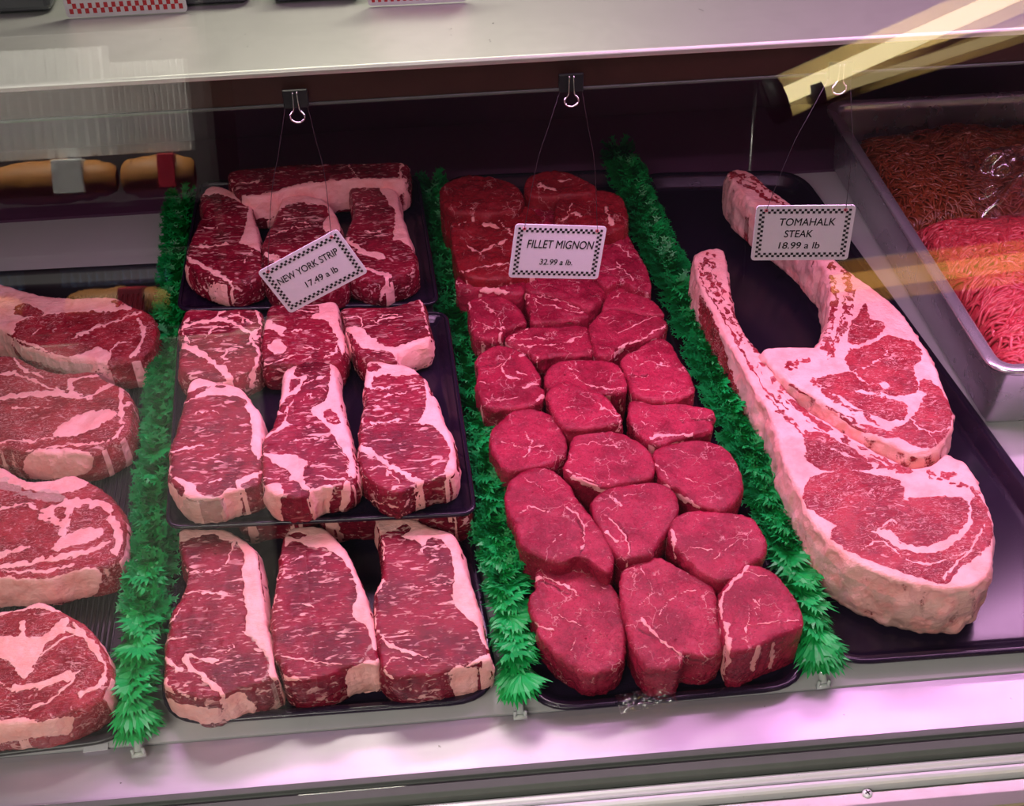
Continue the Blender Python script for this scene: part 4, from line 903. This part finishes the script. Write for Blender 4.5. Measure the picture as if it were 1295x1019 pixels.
for lab, lines, loc, rot, cp, cl in SIGNS:
    root, Ma = card(lab, lines, .090, .056, m_ink, loc, rot, 33, 21, 'checkered price cards hanging on wires')
    Pc = binder_clip(cl, *cp)
    for sx in (-1, 1):
        hl = Vector((sx*.036, -.001, .0235)); wp = Vector(loc)+Ma @ hl
        mb = MB(); mb.tube([(.0013*math.cos(a), 0, .0013*math.sin(a)) for a in np.linspace(0, 2*math.pi, 13)], .00035, 6)
        e = link('eyelet', mb.mesh('eyelet', True), m_ring, root); e.location = hl
        top = Vector(Pc)+Vector((sx*.009, -.003, -.009)); inv = Ma.transposed()
        a, b = inv @ (top-Vector(loc)), hl; mid = (a+b)/2+inv @ Vector((sx*.004, 0, 0))
        mb = MB(); mb.tube(catmull(np.array([a, a*.75+b*.25+Vector((sx*.002, 0, 0)), mid, b]), 5, False), .00028, 5)
        link('hanging_wire', mb.mesh('hanging_wire', True), m_wire, root)

# cards and dark packs standing on the steel shelf
def on_shelf(px, py): return up(px, py, SZ+.004)
for lab, xa, ya, xb, yb in (('white card with a red checkered border on the shelf, upper left', 86, 21, 238, 13), ('white card with a red checkered border at the top centre, barely in view', 466, 6, 590, 0)):
    A, B = on_shelf(xa, ya), on_shelf(xb, yb); w = np.linalg.norm(B-A); c = (A+B)/2
    root, _ = card(lab, [], w, .085, m_redink, (c[0], c[1], c[2]+.0425), (math.atan2(B[1]-A[1], B[0]-A[0]), -.06, 0), 29, 17, 'red checkered cards on the shelf')
m_pack = plain('dark_slate_wrap', (.035, .038, .05), .25, 0, .6, .3, 20)
for k, (xa, xb, lb) in enumerate(((-60, 80, 'dark wrapped pack on the steel shelf left of the red checkered card'), (150, 330, 'dark wrapped pack on the steel shelf behind the red checkered card'), (345, 470, 'dark wrapped pack on the steel shelf, top left of centre'))):
    A = up(xa, 23-.042*xa, SZ+.004); B = up(xb, 23-.042*xb, SZ+.004); y = max(A[1], B[1])+.004
    mb = MB(); mb.box((A[0], y, SZ+.0045), (B[0]-.01, y+.13, SZ+.045)); me = mb.mesh('wrapped_pack', bevel=.006, seg=3)
    c = Vector(((A[0]+B[0])/2, y+.06, SZ+.0045)); me.transform(Matrix.Translation(-c)); o = link('wrapped_pack', me, m_pack); o.location = c
    tag(o, lb, 'package', 'dark packs on the shelf')

#PAN#
m_pan = metal_mat('steel_pan', (.60, .58, .62), .26, .2)
m_pan.node_tree.nodes['Principled BSDF'].inputs['Metallic'].default_value = .8
def pan(name, label, corners, z0, h, rad, mat):
    C = corners
    prof = [(.0, h-.006), (-.001, h-.002), (.002, h), (.011, h+.0005), (.0135, h-.002), (.015, h-.012), (.022, .012), (.030, .003), (.045, .002)]
    prof2 = [(.002, h-.006), (.011, h-.006), (.0125, h-.014), (.0195, .012), (.028, .0)]
    mb = MB(); rings = []
    for ins, zz in prof[::-1]+prof2:
        R_ = rpoly(C, ins, rad, 10); n = len(R_); rings.append([(p[0], p[1], z0+zz) for p in R_])
    V = [v for r_ in rings for v in r_]; Fc = []
    for i in range(len(rings)-1):
        for k in range(n): Fc.append((i*n+k, i*n+(k+1) % n, (i+1)*n+(k+1) % n, (i+1)*n+k))
    Fc.append(tuple(range(n))); Fc.append(tuple((len(rings)-1)*n+k for k in range(n)))
    mb.add(V, Fc); me = mb.mesh(name, True); c = sum(np.array(x) for x in C)/len(C); me.transform(Matrix.Translation((-c[0], -c[1], -z0)))
    o = link(name, me, mat); o.location = (c[0], c[1], z0); return tag(o, label, 'pan')
PH = .10
pa, pb_ = up(1258, 472, PH), up(1040, 128, PH)
pan('steel_pan', 'deep stainless steel pan of ground beef at the right edge', [(pa[0], pa[1], 0), (pa[0]+.33, pa[1]-.004, 0), (pb_[0]+.36, pb_[1]-.004, 0), (pb_[0], pb_[1], 0)], .0005, PH, .030, m_pan)
def mound(label, name, x0, x1, y0, y1, zb, zt, n, mat, seed, rad=.0017, skew=0.0):
    r = np.random.RandomState(seed)
    def hgt(x, y):
        u = (x-x0-skew*(y-y0))/(x1-x0)*2-1; v = (y-y0)/(y1-y0)*2-1
        e = np.clip(1-np.abs(u)**4, 0, 1)*np.clip(1-np.abs(v)**4, 0, 1)
        q = np.stack([x*22, y*22, 0*x], -1).reshape(-1, 3); q2 = np.stack([x*55, y*55, 0*x], -1).reshape(-1, 3)
        return zb+(zt-zb)*np.sqrt(np.clip(e, 0, 1))*(.82+.22*vn(q, seed).reshape(np.shape(x))+.10*vn(q2, seed+1).reshape(np.shape(x)))
    c = np.array([(x0+x1)/2+skew*(y1-y0)/2, (y0+y1)/2, zb]); root = empty('ground_meat_mound', c, label, 'ground meat')
    g = 48; U, Vv = np.meshgrid(np.linspace(0, 1, g), np.linspace(0, 1, g)); Y_ = y0+(y1-y0)*Vv; X_ = x0+(x1-x0)*U+skew*(Y_-y0); Z_ = hgt(X_, Y_)-.002
    V = np.stack([X_, Y_, Z_], -1).reshape(-1, 3)-c; idx = np.arange(g*g).reshape(g, g)
    q = np.stack([idx[:-1, :-1], idx[:-1, 1:], idx[1:, 1:], idx[1:, :-1]], -1).reshape(-1, 4)
    link('packed_core', np_mesh('packed_core', V, q), mat, root)
    m = 9; S = n; u0 = r.rand(S); v0 = r.rand(S); Yp = y0+(y1-y0)*v0; Xp = x0+(x1-x0)*u0+skew*(Yp-y0); a = r.rand(S)*6.28; step = .0032
    pts = []
    field = vn(np.stack([Xp*14, Yp*14, 0*Xp], -1), seed+9)*3.1
    a = field+r.randn(S)*.45
    for k in range(m):
        h_ = hgt(Xp, Yp)+.0018*np.sin(k/(m-1)*math.pi)+.0012*r.rand(S) if k == 0 else hgt(Xp, Yp)+off+.0022*math.sin(k/(m-1)*math.pi)
        if k == 0: off = r.rand(S)*.0026-.0004
        pts.append(np.stack([Xp, Yp, h_], -1)); a = a+r.randn(S)*.28; Xp = Xp+np.cos(a)*step; Yp = np.clip(Yp+np.sin(a)*step, y0, y1); Xp = np.clip(Xp, x0+skew*(Yp-y0), x1+skew*(Yp-y0))
    P = np.array(pts)-c; t = np.gradient(P, axis=0); t /= np.linalg.norm(t, axis=2)[..., None]; s_ = np.cross(t, [0, 0, 1.]); s_ /= np.linalg.norm(s_, axis=2)[..., None]; b = np.cross(s_, t)
    ns = 6; prof = np.sin(np.linspace(.25, math.pi-.25, m))**.4*rad; rr = (.75+.5*r.rand(S))
    ring = [P+(s_*math.cos(2*math.pi*k/ns)+b*math.sin(2*math.pi*k/ns))*(prof[:, None]*rr[None, :])[..., None] for k in range(ns)]
    V = np.stack(ring, 2); base = np.arange(m*S*ns).reshape(m, S, ns); i2 = np.roll(base, -1, 2)
    q = np.stack([base[:-1], i2[:-1], i2[1:], base[1:]], -1).reshape(-1, 4)
    o = link('minced_strands', np_mesh('minced_strands', V.reshape(-1, 3), q), mat, root); o['kind'] = 'stuff'
    return root
def mince_mat(name, c1, c2):
    s = N(name); v = s.objvec(False); nz = s.noise(v, 160, 3, .65).outputs[0]; n2 = s.noise(v, 30, 2).outputs[0]
    c = s.mix(s.smooth(nz, .38, .66), c1, c2); c = s.mix(s.smooth(nz, .64, .74), c, (.88, .48, .45)); c = s.mix(s.math('MULTIPLY', n2, .4), c, c1)
    return s.bsdf(c, .33, 0, .5, bump=s.noise(v, 500, 3).outputs[0], bstr=.3, bdist=.0006)
m_mince = mince_mat('ground_beef', (.36, .016, .030), (.55, .08, .085))
m_mince2 = mince_mat('darker_ground_meat', (.17, .025, .008), (.28, .060, .020))
px0 = pa[0]+.020; sk = (pb_[0]-pa[0])/(pb_[1]-pa[1])
mound('heap of bright pink ground beef strands in the steel pan', 'ground_beef', px0+.008, px0+.285, pa[1]+.022, 1.205, .066, .120, 3600, m_mince, 5, rad=.0022, skew=sk)
mound('dim orange-brown ground meat at the back of the steel pan', 'ground_meat', px0+.010+sk*.26, px0+.285+sk*.26, 1.235, pb_[1]-.03, .045, .088, 1500, m_mince2, 8, skew=sk)

# clear film crumpled over the rear of the pan
def film(name, label, c, w, d, hgt_, seed, rotz=0, tilt=0):
    g = 44; U, V_ = np.meshgrid(np.linspace(-.5, .5, g), np.linspace(-.5, .5, g)); p = np.stack([U*w, V_*d, 0*U], -1).reshape(-1, 3)
    z = np.abs(fbm(p*40/(w/.12), seed, 3)); e = np.clip((1-(2*np.abs(U))**4)*(1-(2*np.abs(V_))**4), 0, 1).reshape(-1)
    p[:, 2] = hgt_*(.35+z)*e; idx = np.arange(g*g).reshape(g, g); q = np.stack([idx[:-1, :-1], idx[:-1, 1:], idx[1:, 1:], idx[1:, :-1]], -1).reshape(-1, 4)
    o = link(name, np_mesh(name, p, q), m_film); o.location = c; o.rotation_euler = (tilt, 0, rotz)
    sol = o.modifiers.new('thickness', 'SOLIDIFY'); sol.thickness = .0003
    return tag(o, label, 'plastic film')
def film_mat():
    s = N('clear_film'); lw = s.n('ShaderNodeLayerWeight', i_Blend=.5); tr = s.n('ShaderNodeBsdfTransparent'); gl = s.n('ShaderNodeBsdfGlossy'); gl.inputs['Roughness'].default_value = .12
    f = s.math('ADD', s.math('MULTIPLY', s.math('POWER', lw.outputs['Facing'], 3.0), .7), .08)
    mx = s.n('ShaderNodeMixShader'); s.l(f, mx.inputs[0]); s.l(tr.outputs[0], mx.inputs[1]); s.l(gl.outputs[0], mx.inputs[2]); s.l(mx.outputs[0], s.out.inputs[0]); return s.m
m_film = film_mat()
film('plastic_film', 'clear crumpled film bulging behind the ground beef', (px0+.16+sk*.3, 1.235, .112), .16, .10, .05, 4, 0, .35)
cfl = up(818, 884, .020); film('film_scrap', 'small crumpled scrap of clear film on the front rim of the fillet tray', cfl, .052, .020, .007, 9, .12)

# little white tag on the deck edge
A = up(121, 947, .0005); o = link('paper_tag', MB().box((-.0105, -.0032, 0), (.0105, .0032, .0006)).mesh('paper_tag'), m_card); o.location = (A[0], A[1]+.001, .0004); o.rotation_euler = (0, 0, .06)
tag(o, 'tiny white paper tag on the deck edge at the lower left', 'tag')
# thin cable across the back
mb = MB(); q = [uy(590, 192, 1.57), uy(700, 182, 1.57), uy(840, 170, 1.57), uy(958, 160, 1.57)]; c = Vector(q[0])
mb.tube(catmull(np.array([p-q[0] for p in q]), 6, False), .0012, 6); o = link('thin_cable', mb.mesh('thin_cable', True), m_black); o.location = c
tag(o, 'thin dark cable strung along the back of the case', 'cable')

#AISLE#
# what the front glass mirrors: the bakery rack across the aisle, tube lamps, an added cabinet and amber tube
YB = -1.60
m_cab = plain('veil_cabinet_cream', (.70, .68, .60), .5); m_rack = plain('dark_rack', (.05, .045, .045), .5)
cab = link('added_veil_cabinet', MB().box((-.70, -.30, -.58), (.70, .30, .58)).mesh('added_veil_cabinet', bevel=.01), m_cab); cab.location = (-1.16, YB-.30, -.32)  # added so the glass mirrors a pale veil over the left side
tag(cab, 'added cream cabinet under the bread rack, mirrored as a pale veil at the left', 'cabinet')
rack = empty('bread_rack', (-1.16, YB-.2, .26), 'dark bread rack across the aisle, mirrored at the upper left', 'rack')
for nm, a, b in (('rack_shelf', (-.62, -.15, .0), (.62, .20, .02)), ('rack_shelf', (-.62, -.15, .20), (.62, .20, .215)), ('rack_shelf', (-.62, -.15, .32), (.62, .20, .335)), ('side_panel', (-.64, -.15, 0), (-.62, .20, .80)), ('side_panel', (.62, -.15, 0), (.64, .20, .80)), ('back_panel', (-.62, -.17, 0), (.62, -.15, .80))):
    link(nm, MB().box(a, b).mesh(nm, bevel=.002), m_rack, rack)
m_crust = plain('bread_crust', (.55, .23, .06), .5, 0, .5, .5, 25); m_bag = plain('white_bag_paper', (.80, .80, .78), .4); m_redband = plain('red_label', (.6, .03, .05), .4); m_bluebag = plain('blue_bag_end', (.12, .25, .5), .4)
def bread(label, x, z, w, crust, bagm, seed, tall=.10):
    root = empty('bagged_loaf', (x, YB-.02, z), label, 'bread', 'bagged loaves on the rack')
    g = 22; th = np.linspace(0, 2*math.pi, g, endpoint=False); ph = np.linspace(.12, math.pi-.12, 18); V = []
    for p in ph:
        for t in th:
            V.append((w/2*math.cos(p)*1.0, -.055*math.sin(p)**.5*math.cos(t), .055+.052*math.sin(p)**.4*math.sin(t)))
    V = np.array(V); V[:, 2] += .006*vn(V*60, seed); i = np.arange(18*g).reshape(18, g); j = np.roll(i, -1, 1)
    q = np.stack([i[:-1], j[:-1], j[1:], i[1:]], -1).reshape(-1, 4)
    link('loaf', np_mesh('loaf', V, q), crust, root)
    mb = MB(); n = 26; P0 = []; P1 = []
    for k in range(n+1):
        u = -w/2*1.05+w*1.05*k/n; P0.append((u, .010 if k % 2 else -.004, .112)); P1.append((u, .014 if k % 2 else -.004, .112+tall))
    mb.add(P0+P1, [(k, k+1, n+2+k, n+1+k) for k in range(n)]); me = mb.mesh('bag_top'); o = link('bag_top', me, bagm, root); sol = o.modifiers.new('t', 'SOLIDIFY'); sol.thickness = .001
    link('paper_band', MB().box((w*.05, -.058, .02), (w*.28, .0575, .105)).mesh('paper_band', bevel=.004), m_redband if seed % 2 else bagm, root)
bread('bagged loaf on the upper rack shelf, far left of the mirrored rack', -1.28, .597, .28, m_crust, m_bag, 1, .24)
bread('bagged loaf with an orange-brown crust in the middle of the mirrored rack', -.93, .597, .32, m_crust, m_bag, 2, .26)
bread('bagged loaf with a red paper band, mirrored beside the case corner', -.67, .597, .18, m_crust, m_bag, 3, .22)
bread('bagged loaf on the lower rack shelf, left', -1.16, .28, .26, m_crust, m_bluebag, 4, .05)
bread('bagged loaf on the lower rack shelf, right', -.80, .28, .26, m_crust, m_bluebag, 5, .05)
m_refl = plain('cream_reflector', (.85, .74, .50), .5, 0, .3, .03)
def tube_lamp(label, a, b, r_, col, power):
    a, b = np.array(a), np.array(b); c = (a+b)/2; root = empty('tube_lamp', c, label, 'lamp', 'tube lamps of the aisle')
    s = N('lamp_glow'); e = s.n('ShaderNodeEmission'); e.inputs[0].default_value = (*col, 1); e.inputs[1].default_value = power; s.l(e.outputs[0], s.out.inputs[0])
    link('glowing_tube', MB().tube([a-c, b-c], r_*.42, 14).mesh('glowing_tube', True), s.m, root)
    mb = MB(); ax = (b-a)/np.linalg.norm(b-a); up_ = np.cross(ax, [0, 1, 0]); up_ /= np.linalg.norm(up_); k_ = 12; V = []
    for e_ in (a-c, b-c):
        for rr_ in (r_, r_*1.06):
            for q in range(k_+1):
                t_ = math.pi*q/k_; V.append(e_+up_*rr_*math.cos(t_)+np.array([0, -1, 0])*rr_*math.sin(t_))
    n_ = k_+1; Fc = []
    for q in range(k_): Fc += [(q, q+1, 2*n_+q+1, 2*n_+q), (n_+q, 3*n_+q, 3*n_+q+1, n_+q+1), (q, n_+q, n_+q+1, q+1), (2*n_+q, 2*n_+q+1, 3*n_+q+1, 3*n_+q)]
    Fc += [(0, 2*n_, 3*n_, n_), (k_, n_+k_, 3*n_+k_, 2*n_+k_)]
    link('reflector_shell', mb.add(V, Fc).mesh('reflector_shell', True), m_refl, root); d = (b-a)/np.linalg.norm(b-a)
    for p, q in ((a-c, a-c-d*.03), (b-c, b-c+d*.03)): link('end_cap', MB().tube([p, q], r_*1.15, 14).mesh('end_cap', True), m_rack, root)
tube_lamp('yellow tube lamp across the aisle, mirrored as the upper right streak', (.885, YB, .75), (1.62, YB, 1.02), .052, (1, .80, .42), 11)
tube_lamp('dimmer yellow tube lamp, mirrored just below the bright streak', (.99, YB, .755), (1.62, YB, .91), .030, (1, .74, .34), 3.2)
tube_lamp('added amber glow standing in for a wooden counter, mirrored over the ground beef', (.98, YB, .275), (1.75, YB, .315), .055, (1, .46, .10), 4.0)  # added glowing tube in place of a warm lit wooden counter
pol = link('slim_pole', MB().tube([(0, 0, 0), (.058, 0, .60)], .006, 10).mesh('slim_pole', True), m_steel); pol.location = (.768, YB, .21); tag(pol, 'slim bright pole across the aisle, mirrored left of the tomahawk card', 'pole')
